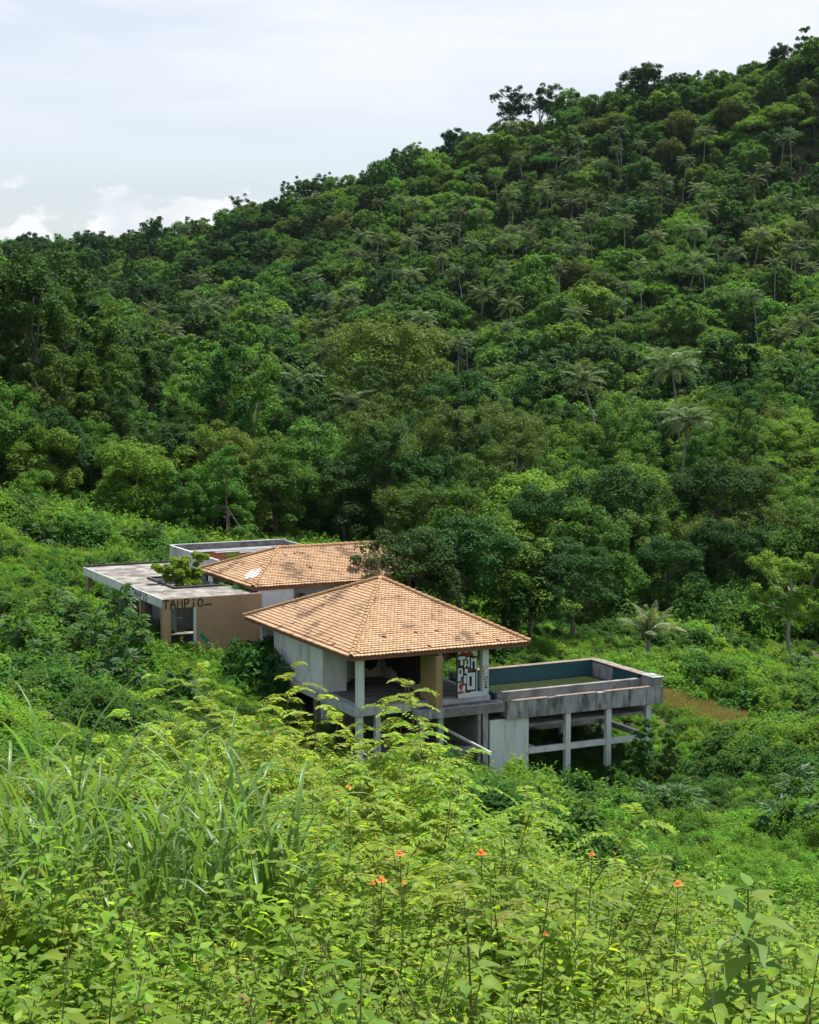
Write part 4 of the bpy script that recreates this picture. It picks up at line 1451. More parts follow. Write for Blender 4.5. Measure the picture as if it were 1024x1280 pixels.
# coconut palms: crown centres as seen, each stood on the slope
PALMS = [(802, 238), (798, 259), (775, 250), (759, 259), (732, 245), (714, 257), (741, 207), (694, 193), (805, 184), (777, 191), (884, 261), (877, 245), (963, 216), (977, 182),
         (984, 252), (1009, 268), (995, 288), (988, 313), (1013, 306), (782, 277), (741, 277), (723, 313), (700, 311), (664, 297), (657, 284), (673, 241), (682, 245), (632, 306), (594, 309),
         (574, 254), (623, 225), (594, 225), (655, 200), (644, 161), (355, 405), (400, 409), (417, 378), (439, 380), (396, 444), (382, 478), (435, 507), (538, 421), (573, 433), (585, 425),
         (601, 370), (579, 339), (630, 339), (663, 312), (517, 306), (491, 323), (433, 320), (558, 325), (636, 468), (681, 452), (380, 351), (782, 361), (949, 371), (987, 327), (979, 419),
         (1004, 406), (754, 477), (852, 530), (852, 462), (203, 393), (238, 371), (254, 387), (281, 379), (250, 352), (225, 287), (156, 340), (217, 418), (545, 268), (520, 292), (470, 300), (700, 340), (610, 268), (640, 262)]
pq = random.Random(21)
for _ in range(42):                                     # more palms in the grove on the middle slope, spaced out
    for _t in range(30):
        q = (pq.uniform(420, 1015), pq.gauss(285, 60))
        if q[1] < np.interp(q[0], [p_[0] for p_ in SKY], [p_[1] for p_ in SKY]) + 45 or q[1] > 420:
            continue
        if min((q[0] - a_) ** 2 + (q[1] - b_) ** 2 for a_, b_ in PALMS) > 14 ** 2:
            PALMS.append(q)
            break
for i, (px, py) in enumerate(PALMS):
    lift = random.uniform(11.0, 16.0)
    x, y = hit(px, py, lift, 150)
    z = g1(x, y)
    tm, tip = PALM_TRUNKS[i % 6]
    s = lift / tip[2]
    pr = random.Random(i)
    big = y < 430
    cat, grp = 'palm', 'coconut palms on the hillside'
    e = empty('coconut_palm', (x, y, z), pr.uniform(0, 6.28), 'coconut palm', cat, grp)
    e.scale = (1, 1, s)
    t = bpy.data.objects.new('trunk', tm)
    COL.objects.link(t)
    t.parent = e
    c = bpy.data.objects.new('crown', PALM_CROWNS[(i * 5) % 7])
    COL.objects.link(c)
    c.parent = e
    c.location = tip
    c.rotation_euler = (0, 0, pr.uniform(0, 6.28))
    cs_ = pr.uniform(.72, 1.2) if py < 500 else .82
    c.scale = (cs_, cs_, cs_ / s)
    CLEAR.append((x, y, 4.6))
    rowsL.append((e, pr.choice(['coconut palm']), px, py))

# ---- the scattered forest
trees = []
y = 138.0
cl = np.array(CLEAR)
while y < 790:
    st = 5.2 + .0042 * y
    hw = y * .31 + 8
    xs = np.arange(-hw, hw, st)
    for x in xs:
        xx, yy = x + random.uniform(-.45, .45) * st, y + random.uniform(-.45, .45) * st
        trees.append((xx, yy))
    y += st * .92
trees = np.array(trees)
# tree line: behind the clearing and left bushes
line = np.interp(trees[:, 0], [-60, -35, -18, -8, 5, 20, 35, 60], [150, 143, 143, 146, 140, 140, 138, 140])
keep = trees[:, 1] > line
d2 = ((trees[:, None, 0] - cl[None, :, 0]) ** 2 + (trees[:, None, 1] - cl[None, :, 1]) ** 2)
keep &= (d2 > cl[None, :, 2] ** 2).all(1)
# openings: the dirt road with the car, and the red bank
tpx, tpy = px_of(trees[:, 0], trees[:, 1], 0 * trees[:, 0])
keep &= ~((np.abs(tpx - 838) < 36) & (trees[:, 1] > 139) & (trees[:, 1] < 205))
keep &= ~((np.abs(tpx - 1003) < 52) & (trees[:, 1] > 150) & (trees[:, 1] < 205))
for (ox, oy, orr) in ((47, 199, 6.5), (41, 197, 4.5)):
    keep &= np.hypot(trees[:, 0] - ox, trees[:, 1] - oy) > orr
trees = trees[keep]
tz = ground(trees[:, 0], trees[:, 1])
nsel = np.sin(trees[:, 0] * .045 + 1.1) * np.cos(trees[:, 1] * .021 + .4) + .6 * np.sin(trees[:, 0] * .11 - trees[:, 1] * .05) + rng.normal(size=len(trees)) * .55
recs = []
for i, ((x, y), z) in enumerate(zip(trees, tz)):
    near = y < 225
    u = rng.random()
    high = z > 45
    if near:
        key = 'near%d' % rng.choice(9, p=[.17, .17, .15, .10, .11, .09, .09, .04, .08])
        s = rng.uniform(.62, 1.05)
    else:
        if nsel[i] > .55:
            w = [.20, .10, .02, .06, .36, .14, .05, .01, .03, .01, .02]
        elif nsel[i] > -.4:
            w = [.17, .17, .10, .10, .12, .10, .09, .05, .04, .02, .04]
        else:
            w = [.06, .16, .24, .06, .03, .06, .09, .14, .05, .04, .07]
        if high:
            w = np.array(w) * np.array([.8, 1.2, 1.7, .9, .5, .8, .7, 1.0, 1.2, 1.6, 1.6])
        if 4 < z < 60 and x > .06 * y:                        # vine carpets on the right-hand slope
            w = np.array(w) * np.array([1.2, .9, .6, .6, 3.0, 2.4, 1, .8, .8, .6, .6])
        w = np.array(w) / np.sum(w)
        key = 'far%d' % rng.choice(11, p=w)
        s = min(1.7, .78 + .95 * rng.random() ** 2.2) * (1.0 if y < 420 else 1.08) * (0.86 if y < 420 and key in ('far6', 'far7') else 1.0)
    k = KINDS[key][0]
    px, py = px_of(x, y, z + k.H * s * .75)
    _, pt = px_of(x, y, z + k.H * s)
    wpx = 2 * k.R * s * F / y
    recs.append([x, y, z, key, s, px, py, pt, wpx, rng.uniform(0, 6.28)])
order = sorted(range(len(recs)), key=lambda i: recs[i][1])
buf = np.full(140, 1280.0)
score = []
for i in order:
    x, y, z, key, s, px, py, pt, wpx, rz = recs[i]
    a_, b_ = int((px - wpx * .35) // 8), int((px + wpx * .35) // 8) + 1
    a_, b_ = max(a_, 0), min(b_, 128)
    vis = 0
    if 0 <= px <= 1024 and a_ < b_:
        vis = max(0, float(np.mean(buf[a_:b_])) - pt)
        vis = min(vis, wpx * 1.2)
        buf[a_:b_] = np.minimum(buf[a_:b_], pt + wpx * .12)
    score.append((vis * wpx, i))
score.sort(reverse=True)
sel = set(i for sc_, i in score[:225] if sc_ > 0)
for i in sel:
    x, y, z, key, s, px, py, pt, wpx, rz = recs[i]
    kd, nm, look = KINDS[key]
    e = place_tree(kd, nm, (x, y, z - .2), s, rz, look, 'tree', 'trees of the forested hillside')
    rowsL.append((e, look, px, py))
# sources for the remaining forest: the crown and trunk of one standing tree of each model
src = {}
for o in bpy.data.objects:
    if o.parent and o.name.startswith('crown'):
        for key, (kd, nm, look) in KINDS.items():
            if o.data == kd.crown and key not in src:
                tr_ = [c for c in o.parent.children if c.data == kd.trunk]
                src[key] = (o, tr_[0])
keys = [k for k in KINDS if k in src and (k.startswith('far') or k.startswith('near'))]
ix = {k: n for n, k in enumerate(keys)}
alt = {k: keys[0] for k in KINDS}
rest = [[r_[0], r_[1], r_[2] - .2, r_[9], r_[4], ix.get(r_[3], 0)] for i, r_ in enumerate(recs) if i not in sel]
ux = []
y = 145.0
while y < 740:
    st = 4.4
    hw = y * .30 + 8
    for x in np.arange(-hw, hw, st):
        ux.append((x + random.uniform(-.5, .5) * st, y + random.uniform(-.5, .5) * st))
    y += st
ux = np.array(ux)
ux = ux[(ux[:, 1] > np.interp(ux[:, 0], [-60, -35, -18, -8, 5, 20, 35, 60], [150, 143, 143, 146, 140, 140, 138, 140]) + 3) & (np.hypot(ux[:, 0] - 47, ux[:, 1] - 199) > 7)]
ux = ux[~((np.abs(px_of(ux[:, 0], ux[:, 1], 0 * ux[:, 0])[0] - 838) < 32) & (ux[:, 1] < 205))]
uz = ground(ux[:, 0], ux[:, 1])
fk = [ix[k] for k in ('far0', 'far1', 'far2', 'far3', 'far5') if k in ix]
for (x, yy), z in zip(ux, uz):
    rest.append([x, yy, z - .5, rng.uniform(0, 6.28), rng.uniform(.38, .62), rng.choice(fk)])
scatter('forest', rest, [[src[k][0] for k in keys], [src[k][1] for k in keys]], 'dense green forest covering the hillside behind the named trees')
finish_labels(rowsL)
# ------------------------------------------------------------------ undergrowth round the house
def house_free(x, y, pad=.35):
    """True where no building stands"""
    d = np.stack([np.asarray(x) - HO[0], np.asarray(y) - HO[1]], -1)
    u, v = d @ UD[:2], d @ VD[:2]
    ok = np.ones(len(d), bool)
    for u0, u1, v0, v1 in ((-.35, 7.6, -.9, 13.3), (-5.0, 1.3, 15.9, 32.9), (.9, 15.8, 14, 33)):
        ok &= ~((u > u0 - pad) & (u < u1 + pad) & (v > v0 - pad) & (v < v1 + pad))
    return ok


def bush_kind(mat, Rc, Hc, n, per, leaf, seed, up=.5, aspect=.5, spire=0.0):
    r = np.random.default_rng(seed)
    cs, rs = [], []
    for i in range(n):
        t = r.uniform(0, 6.28)
        q = math.sqrt(r.uniform(0, 1)) * Rc
        h = Hc * (1 - (q / Rc) ** 2 * .75) * r.uniform(.35, 1.0)
        cs.append((q * math.cos(t), q * math.sin(t), h))
        rs.append(Rc * r.uniform(.16, .30))
    cs, rs = np.array(cs), np.array(rs)
    A_ = Acc()
    A_.add(*clump_leaves(r, cs, rs, per, leaf, up=up, fill=.3, aspect=aspect, droop=.2))
    # loose shoots standing out of the outline
    for i in range(int(n * spire)):
        c = cs[r.integers(n)]
        d = unit(np.array([r.normal() * .5, r.normal() * .5, 1.0]))
        m = 16
        t = np.linspace(0, 1, m)
        P = c + d * (t * r.uniform(.35, .8))[:, None] * Hc * .6
        D = unit(rdir(r, m) * np.array([1, 1, .4]) + d * .3)
        A_.add(*leaf_quads(P + D * leaf * .5, D, unit(rdir(r, m) * .5 + np.array([0, 0, 1.])), leaf, leaf * aspect))
    t_ = Acc()
    for i in range(5):
        c = cs[r.integers(n)]
        t_.tube([np.array([r.normal() * .1, r.normal() * .1, -.4]), c * .5, c], [.03, .022, .01], 4)
    return Kind(A_.mesh('foliage', M[mat]), t_.mesh('stems', M['bark'], True), Rc, Hc)


BUSH = [bush_kind('leaf_bush', 1.0, 1.25, 30, 85, .13, 401, spire=.7), bush_kind('leaf_bush', 1.2, .95, 34, 85, .12, 402, spire=.4), bush_kind('leaf_bush_dark', 1.0, 1.35, 30, 85, .14, 403, spire=.5),
        bush_kind('leaf_bush', .9, 1.55, 28, 85, .11, 404, aspect=.38, spire=1.2), bush_kind('leaf_bush_dark', 1.25, 1.0, 34, 80, .16, 405, up=.8, aspect=.7, spire=.2), bush_kind('leaf_bush', 1.1, .75, 34, 80, .10, 406, aspect=.45, spire=.3)]

def crest_r(px):
    return np.interp(px, [560, 660, 760, 860, 960, 1024], [985, 1030, 1060, 1085, 1140, 1150])


PATH = [(828, 862), (850, 860), (890, 876), (950, 893), (966, 903), (960, 912), (905, 908), (868, 893), (832, 880)]


def in_poly(px, py, poly):
    ins = np.zeros(len(px), bool)
    n = len(poly)
    j = n - 1
    for i in range(n):
        xi, yi = poly[i]
        xj, yj = poly[j]
        c = ((yi > py) != (yj > py)) & (px < (xj - xi) * (py - yi) / (yj - yi + 1e-9) + xi)
        ins ^= c
        j = i
    return ins


pts = []
y = 15.0
while y < 232:
    st = .70 + .0030 * y if y < 150 else 1.9
    hw = .29 * y + 6
    for x in np.arange(-hw, hw, st):
        pts.append((x + random.uniform(-.5, .5) * st, y + random.uniform(-.5, .5) * st))
    y += st * .9
pts = np.array(pts)
zg = ground(pts[:, 0], pts[:, 1])
PX, PY = px_of(pts[:, 0], pts[:, 1], zg + .15)
ok = house_free(pts[:, 0], pts[:, 1]) & ~in_poly(PX, PY, PATH) & (np.hypot(pts[:, 0] - 48, pts[:, 1] - 198) > 5) & (np.hypot(pts[:, 0] - 15.4, pts[:, 1] - 106.6) > 2.2)
# nothing grows taller than the view over the near crest
crest = np.interp(pts[:, 1], [15, 19, 24], [1, .4, 0])
ok &= rng.random(len(pts)) > crest * .2
pts, zg = pts[ok], zg[ok]
nb = np.sin(pts[:, 0] * .21 + 2) * np.cos(pts[:, 1] * .13) + .5 * np.sin(pts[:, 0] * .55 + pts[:, 1] * .41) + rng.normal(size=len(pts)) * .5
rowsU = []
for i, ((x, yy), z) in enumerate(zip(pts, zg)):
    d = np.array([x - HO[0], yy - HO[1]])
    u, v = d @ UD[:2], d @ VD[:2]
    if nb[i] > .6:
        k = rng.choice([2, 4], p=[.6, .4])
    elif nb[i] > -.3:
        k = rng.choice([0, 1, 3, 2], p=[.4, .25, .25, .1])
    else:
        k = rng.choice([5, 1, 3, 0], p=[.45, .25, .2, .1])
    s = rng.uniform(.65, 1.15)
    if x < -4 and 55 < yy < 135 and u < -5:
        s *= 1.25
    if yy < 24:
        s *= .6
    if -2 < u < 18 and -9 < v < -2:                       # keep the columns in sight
        s *= .5
    if 7 < u < 16.6 and -2.3 < v < 4.5:
        s *= .75
        k = 2
    if 44 < yy < 132 and not (-6 < u < 18 and -8 < v < 0):
        s *= 1 + .6 * max(-.6, min(1.2, math.sin(x * .33 + 1) + math.cos(yy * .29 + x * .12)))
    if yy > 132:
        s *= 2.4
    rowsU.append((x, yy, z - .1, rng.uniform(0, 6.28), s, k))


def shrub(px, py_top, D, hgt, k, label, name='shrub', wide=1.0, z=None):
    p = at(px, py_top, D)
    kd = BUSH[k]
    gz = g1(p[0], p[1]) if z is None else z
    hgt = max(.4, p[2] - gz) if hgt is None else hgt
    s = hgt / (kd.H * 1.15)
    e = empty(name, (p[0], p[1], p[2] - hgt), random.uniform(0, 6.28), label, 'shrub', 'shrubs round the house')
    e.scale = (s * wide, s * wide, s)
    for nm, me in (('foliage', kd.crown), ('stems', kd.trunk)):
        o = bpy.data.objects.new(nm, me)
        COL.objects.link(o)
        o.parent = e
    return e


BS = []
for i, (px, py, D, h, k, w, lab) in enumerate((
        (318, 780, 91.5, None, 2, .85, 'big dark shrub in the corner between the tan end wall and the white wall'),
        (334, 795, 90, None, 4, .75, 'dark shrub pressed against the white side wall'),
        (300, 812, 90, None, 2, .9, 'low dark shrub under the tan end wall'),
        (20, 745, 96, None, 0, .8, 'tall leafy shrub at the photo\'s edge level with the flat roof'),
        (215, 830, 88, None, 0, .75, 'bright shrub right under the open doorway of the tan wall'),
        (255, 838, 87, None, 3, .75, 'spiky bright shrub under the tan wall'),
        (170, 842, 86, None, 0, .8, 'round shrub below the white fascia of the wing'),
        (640, 938, 77, None, 0, .8, 'shrub growing against the stained support wall of the pool'),
        (585, 938, 77, None, 2, .8, 'dark shrub under the stair rail'),
        (790, 958, 80, None, 2, .7, 'dark shrub between the last two pool columns'),
        (735, 975, 77, None, 4, .9,  'low dark shrub at the foot of the middle pool column'),
        (610, 945, 76, None, 3, .8, 'spiky shrub between the stair rail and the stained wall'),
        (675, 952, 76, None, 0, .9, 'shrub at the stained wall\'s outer corner'),
        (705, 975, 75, None, 1, .9, 'low shrub before the first free pool column'),
        (540, 935, 77, None, 3, .8, 'shrub under the ochre pier'),
        (895, 950, 78, None, 0, .9, 'round green shrub out on the slope past the pool corner'),
        (905, 850, 104, None, 2, 1., 'dark clump just beyond the brown grass strip'),
        (690, 800, 108, None, 0, .8, 'light shrub seen over the pool\'s back wall'),
        (735, 795, 112, None, 3, .8, 'pale shrub behind the pool\'s back corner'))):
    e = shrub(px, py, D, h, k, lab, wide=w)
    BS.append(e)
bush_src = []
for kd in BUSH:
    c = [o for o in bpy.data.objects if o.data == kd.crown]
    s_ = [o for o in bpy.data.objects if o.data == kd.trunk]
    if not c:
        e = shrub(960 - 55 * len(bush_src), 935 + 12 * len(bush_src), 74, 1.3, BUSH.index(kd), ['feathery light shrub', 'broad light shrub', 'dark shrub', 'twiggy light shrub', 'dark broad-leaved shrub', 'low creeping bright shrub'][BUSH.index(kd)] + ' on the slope below the brown grass strip')
        c, s_ = [e.children[0]], [e.children[1]]
        if c[0].data != kd.crown:
            c, s_ = s_, c
    bush_src.append((c[0], s_[0]))
# the largest bushes of the open slopes stand on their own
LOOKB = ['light leafy shrub', 'broad light shrub', 'dark shrub', 'twiggy light shrub', 'dark broad-leaved shrub', 'low creeping shrub']
BIG = sorted(range(len(rowsU)), key=lambda i: -rowsU[i][4])
taken, cellsB = [], {}
for i in BIG:
    x, yy, z, rz, s, k = rowsU[i]
    if not 50 < yy < 131 or len(taken) >= 150:
        continue
    px, py = px_of(x, yy, z + BUSH[k].H * s * .8)
    left = px < 205 and 640 < py < 880
    right = px > 655 and 800 < py < 1090
    if not (left or right) or not 8 < px < 1016 or any((x - rowsU[q][0]) ** 2 + (yy - rowsU[q][1]) ** 2 < 5.0 for q in taken):
        continue
    if right and py > crest_r(px):
        continue
    taken.append(i)
    e = empty('shrub', (x, yy, z), rz, None, 'shrub', 'shrubs on the open slopes')
    e.scale = (s, s, s)
    for nm, me in (('foliage', BUSH[k].crown), ('stems', BUSH[k].trunk)):
        o = bpy.data.objects.new(nm, me)
        COL.objects.link(o)
        o.parent = e
    if left:
        zr = 'high on the left slope' if py < 705 else 'halfway down the left slope' if py < 760 else 'below halfway on the left slope' if py < 815 else 'low on the left slope'
        zc = 'by the edge' if px < 70 else 'half way to the wing' if px < 140 else 'next to the wing'
    else:
        zr = 'beyond the pool' if py < 862 else 'level with the pool columns' if py < 930 else 'below the pool columns' if py < 1000 else 'low on the right slope'
        zc = 'straight under it' if px < 760 else "past the pool corner" if px < 860 else 'below the brown grass strip' if px < 950 else 'by the edge'
    cellsB.setdefault((LOOKB[k], zr, zc), []).append((py, e))
for (lk, zr, zc), v in cellsB.items():
    v.sort(key=lambda q: q[0])
    for i, (py, e) in enumerate(v):
        e['label'] = f'{lk} {zr}, {zc}' + ('' if len(v) == 1 else f', {ORD[min(i, 14)]}')
tk = set(taken)
rowsU = [r for i, r in enumerate(rowsU) if i not in tk]
scatter('undergrowth', rowsU, [[b[0] for b in bush_src], [b[1] for b in bush_src]], 'thick green scrub covering the ground round the house')

# plants rooted on the flat roof and in its light well
lw = H(-.9, 21.2, 1.0)


def roof_plant(name, u, v, z, kind, s, label, mat_swap=None, sz=None):
    p = H(u, v, z)
    e = empty(name, tuple(p), random.uniform(0, 6), label, 'plant', 'plants growing out of the house')
    e.scale = (s, s, sz or s)
    for nm, me in (('foliage', kind.crown), ('stems', kind.trunk)):
        o = bpy.data.objects.new(nm, me)
        COL.objects.link(o)
        o.parent = e
    return e


SAP = tree_kind('open', 'leaf_feather', 1.5, 1.8, 1.0, 170, .2, 960, .06, 'bark_grey', nl=14)
roof_plant('sapling', -1.6, 22.6, 2.2, SAP, 1.0, 'leafy bright sapling growing out of the flat roof\'s light well')
roof_plant('shrub', .2, 20.2, 2.7, BUSH[0], .75, 'yellow-green shrub at the rear eave on the flat roof', sz=.85)
roof_plant('shrub', -.3, 22.0, 2.5, BUSH[3], .7, 'bush behind the sapling in the light well')
roof_plant('creeper', 1.0, 17.5, 3.3, BUSH[4], .55, 'dark creeper hanging over the tan wall\'s top edge', sz=.35)
roof_plant('creeper', .6, 18.7, 3.2, BUSH[2], .5, 'creeper under the rear roof eave')
roof_plant('creeper', 4.2, 16.8, 2.3, BUSH[4], .7, 'dark creeper on the low white wall between the two roofs')
roof_plant('creeper', 6.0, 16.4, 2.3, BUSH[2], .8, 'creeper in the gap between the two tiled roofs')
roof_plant('weed_tuft', 4.0, 28.5, 4.1, BUSH[5], .5, 'small green tuft among the rusty rafters')
SAP2 = tree_kind('tiered', 'leaf_bush_dark', 1.5, 3.2, 1.0, 120, .15, 961, .06, 'bark_grey', nl=10)
for px, py, D, hh, lab in ((805, 900, 83.5, 4.6, 'slender leafy sapling in front of the last pool column'), (838, 915, 82, 3.6, 'bushy sapling just past the last pool column'), (700, 905, 92, 4.0, 'dim sapling under the pool between the columns'), (770, 900, 93, 4.2, 'shaded sapling under the far end of the pool'), (1000, 868, 90, 4, 'thin sapling at the photo\'s edge past the brown grass'), (968, 905, 84, 3, 'thin sapling left of the fallen branches'), (930, 985, 70, 3, 'small sapling on the near right slope')):
    p = at(px, py, D)
    gz = g1(p[0], p[1])
    s = (p[2] - gz) / SAP2.H
    place_tree(SAP2, 'sapling', (p[0], p[1], gz), s, px * .1, lab, 'sapling', 'saplings round the pool')

# dead twigs standing in the pool
for i, (u, v) in enumerate(((8.6, 1.4), (9.6, 2.6), (10.6, 1.0), (11.8, 2.2))):
    p = H(u, v, -.45)
    e = empty('dead_twig', tuple(p), i * 1.7, ['forked dead twig nearest the pavilion in the pool', 'second dead twig standing in the pool water', 'leaning dead twig in mid pool', 'dead twig furthest from the pavilion in the pool'][i], 'twig', 'dead twigs in the pool')
    o = bare_tree(60 + i, 1.4, 1).build('twigs', M['bark_grey'], e)
    o.scale = (.16, .16, .13)

# ---- papaya plants
def papaya_leaf():
    a = Acc()
    a.tube([(0, 0, 0), (.30, 0, .13), (.62, 0, .14)], [.014, .011, .008], 4)
    n = 9
    for i in range(n):
        t = (i - (n - 1) / 2) / n * R(300)
        L = .50 - .12 * abs(i - (n - 1) / 2) / 4
        d = np.array([math.cos(t), math.sin(t), -.42])
        c = np.array([.62, 0, .14])
        a.add(*leaf_quads([c + d * L * .5], [d], [(0, 0, 1)], L, .24, .1))
    return a.mesh('leaf', M['leaf_papaya'])


PAPL = papaya_leaf()
a = Acc()
a.tube([(0, 0, -.4), (.03, .02, .8), (-.02, .03, 1.7), (0, 0, 2.5)], [.075, .065, .055, .04], 7)
PAPT = a.mesh('trunk', M['bark_grey'], True)
PP = [(148, 740, 92), (72, 742, 97), (118, 775, 89), (168, 775, 89), (60, 805, 83), (108, 826, 80), (160, 826, 82), (225, 842, 84), (20, 775, 90), (95, 760, 94), (140, 800, 86),
      (880, 795, 118), (905, 790, 119), (870, 838, 108), (1000, 832, 114), (1018, 840, 112), (985, 905, 86), (1010, 900, 86), (995, 975, 68), (1005, 1075, 58), (975, 1085, 58), (848, 1030, 64), (815, 1035, 64), (838, 1022, 66),
      (25, 652, 131), (55, 660, 130), (163, 662, 133), (192, 660, 133), (245, 668, 138)]
WH = ["right beside the wing's white fascia, crown over it", 'high on the bushy slope left of the wing', 'in front of the wing, below the white fascia', 'leaning at the wing pillar', 'low on the left slope, nearest the feathery bushes', 'front of the left papaya clump, under the wing',
      'under the open wing corner', 'closest to the tan end wall', "at the photo's edge below the slope's crest", 'mid left clump, above the front papayas', 'between fascia and front papayas',
      'left of two beyond the young palm', 'right of two beyond the young palm', 'just past the brown grass strip', 'at the foot of the lone pale tree', "at the photo's edge by the lone pale tree", 'beside the bleached fallen branch', 'behind the bleached fallen branch',
      'with tall bare trunk on the near right slope', 'low at the photo\'s edge below the bare-trunked papaya', 'left of the lowest right papaya', 'on the slope below the pool, middle of three', 'on the slope below the pool, left of three', 'on the slope below the pool, uppermost of three',
      'by the photo\'s edge at the grove foot', 'second along the grove foot', 'third along the grove foot, over the flat roof', 'fourth along the grove foot, over the flat roof', 'at the grove foot over the rear parapet']
for i, (px, py, D) in enumerate(PP):
    p = at(px, py, D)
    gz = g1(p[0], p[1])
    hh = min(max(p[2] - gz - .35, 1.0), 4.2)
    if i == 18:
        hh = 2.6
        gz = p[2] - hh - .35
    pr = random.Random(900 + i)
    e = empty('papaya_plant', (p[0], p[1], gz), pr.uniform(0, 6), 'papaya plant ' + WH[i], 'papaya', 'papaya plants on the slopes')
    t = bpy.data.objects.new('trunk', PAPT)
    COL.objects.link(t)
    t.parent = e
    t.scale = (1, 1, hh / 2.5)
    nl = 20
    for j in range(nl):
        o = bpy.data.objects.new('leaf', PAPL)
        COL.objects.link(o)
        o.parent = e
        f = j / nl
        o.location = (0, 0, hh - .45 * (1 - f))
        o.rotation_euler = (pr.uniform(-.2, .2), R(42) - f * R(95), j * 2.4 + pr.uniform(-.2, .2))
        k = pr.uniform(.85, 1.3)
        o.scale = (k, k, k)

# ---- young palm beyond the pool
p = at(811, 800, 108)
gz = g1(p[0], p[1])
e = empty('young_palm', (p[0], p[1], gz), 0, 'young pale-fronded coconut palm behind the pool\'s outer corner', 'palm')
hh = p[2] - gz
a = Acc()
a.tube([(0, 0, -.4), (.03, 0, hh * .3), (-.02, .02, hh * .7), (0, 0, hh)], [.20, .15, .14, .12], 9)
a.build('trunk', M['bark_grey'], e, True)
r_ = np.random.default_rng(77)
FR = [frond_acc(r_, 2.7, n=30, droop=dr, wl=.42, wid=.06).mesh('frond', M['leaf_pale_palm']) for dr in (.25, .45, .65, .85)]
for j in range(17):
    o = bpy.data.objects.new('frond', FR[(j * 3) % 4])
    COL.objects.link(o)
    o.parent = e
    f = j / 17
    o.location = (0, 0, hh)
    o.rotation_euler = (r_.uniform(-.15, .15), -R(52) + f * R(66), j * 2.4)
    o.scale = (1.05, 1.05, 1.05)

# ---- brown grass strip
def tuft(mat, n, L, w, seed, spread=.5, nm='tuft'):
    r = np.random.default_rng(seed)
    a = Acc()
    for i in range(n):
        b = np.array([r.normal() * .16, r.normal() * .16, 0])
        d = unit(np.array([r.normal() * spread, r.normal() * spread, 1.0]))
        l = L * r.uniform(.6, 1.2)
        s = unit(np.cross(d, rdir(r, 1)[0])) * w / 2
        P = [b, b + d * l * .5, b + d * l * .9 + np.array([d[0], d[1], -.3]) * l * .25]
        V = [P[0] - s, P[0] + s, P[1] - s * .8, P[1] + s * .8, P[2] - s * .15, P[2] + s * .15]
        a.add(V, [(0, 1, 3, 2), (2, 3, 5, 4)])
    return a.mesh(nm, M[mat])


pr = random.Random(3)
vert = []
cand = [(pr.uniform(815, 985), pr.uniform(852, 922)) for _ in range(6500)]
cand = np.array(cand)
jit = np.array([(pr.gauss(0, 9), pr.gauss(0, 3.5)) for _ in range(len(cand))])
cand = cand[in_poly(cand[:, 0] + jit[:, 0], cand[:, 1] + jit[:, 1], PATH)]
gr = []
e = empty('dry_grass_tuft', (*hit(850, 869, .2), g1(*hit(850, 869, .2))), 0, 'dry tuft at the pool end of the brown grass strip', 'grass')
tm = [tuft('leaf_dry', 60, .55, .022, 500 + i, nm='blades') for i in range(2)]
tg = tuft('leaf_grass', 60, .5, .022, 505, nm='blades')
for m_ in (*tm, tg):
    o = bpy.data.objects.new('blades', m_)
    COL.objects.link(o)
    o.parent = e
    o.location = (0.4 * len(gr), 0, 0)
    gr.append(o)
rowsG = []
for px, py in cand:
    x, yy = hit(px, py, .2, 40, 160)
    rowsG.append((x, yy, g1(x, yy) - .03, pr.uniform(0, 6.28), pr.uniform(.7, 1.3), pr.choice([0, 0, 1, 1, 2, 0, 2, 2])))
scatter('dry_grass', rowsG, [gr], 'strip of brown dry grass beyond the pool corner')

# ---- bleached fallen branches on the right
def branch(name, pix, D, rad, label):
    P = [at(px, py, d_) for (px, py), d_ in zip(pix, D)]
    c = P[0].copy()
    e = empty(name, tuple(c), 0, label, 'branch', 'fallen branches on the slope')
    a = Acc()
    a.tube([q - c for q in P], np.linspace(rad, rad * .5, len(P)), 6)
    a.build('limb', M['bark_pale'], e, True)
    r = np.random.default_rng(len(label))
    b = Acc()
    for k in range(5):
        i = r.integers(1, len(P))
        q = P[i] - c
        b.tube([q, q + rdir(r, 1)[0] * np.array([.5, .5, .5]), q + rdir(r, 1)[0] * .9 + np.array([0, 0, .3])], [rad * .4, rad * .3, rad * .12], 4)
    b.build('twigs', M['bark_pale'], e, True)


branch('fallen_branch', [(1030, 927), (1012, 928), (998, 928), (988, 938), (982, 944)], [83, 83, 83, 82.5, 82.2], .085, 'bleached forked branch lying over the scrub at the photo\'s edge')
branch('fallen_branch', [(993, 945), (1005, 949), (1018, 954)], [81, 80.7, 80.5], .10, 'short pale log end below the forked branch')
branch('fallen_branch', [(1030, 959), (1012, 957), (995, 954)], [80, 80, 80], .09, 'tan split plank-like branch lowest of the fallen branches')

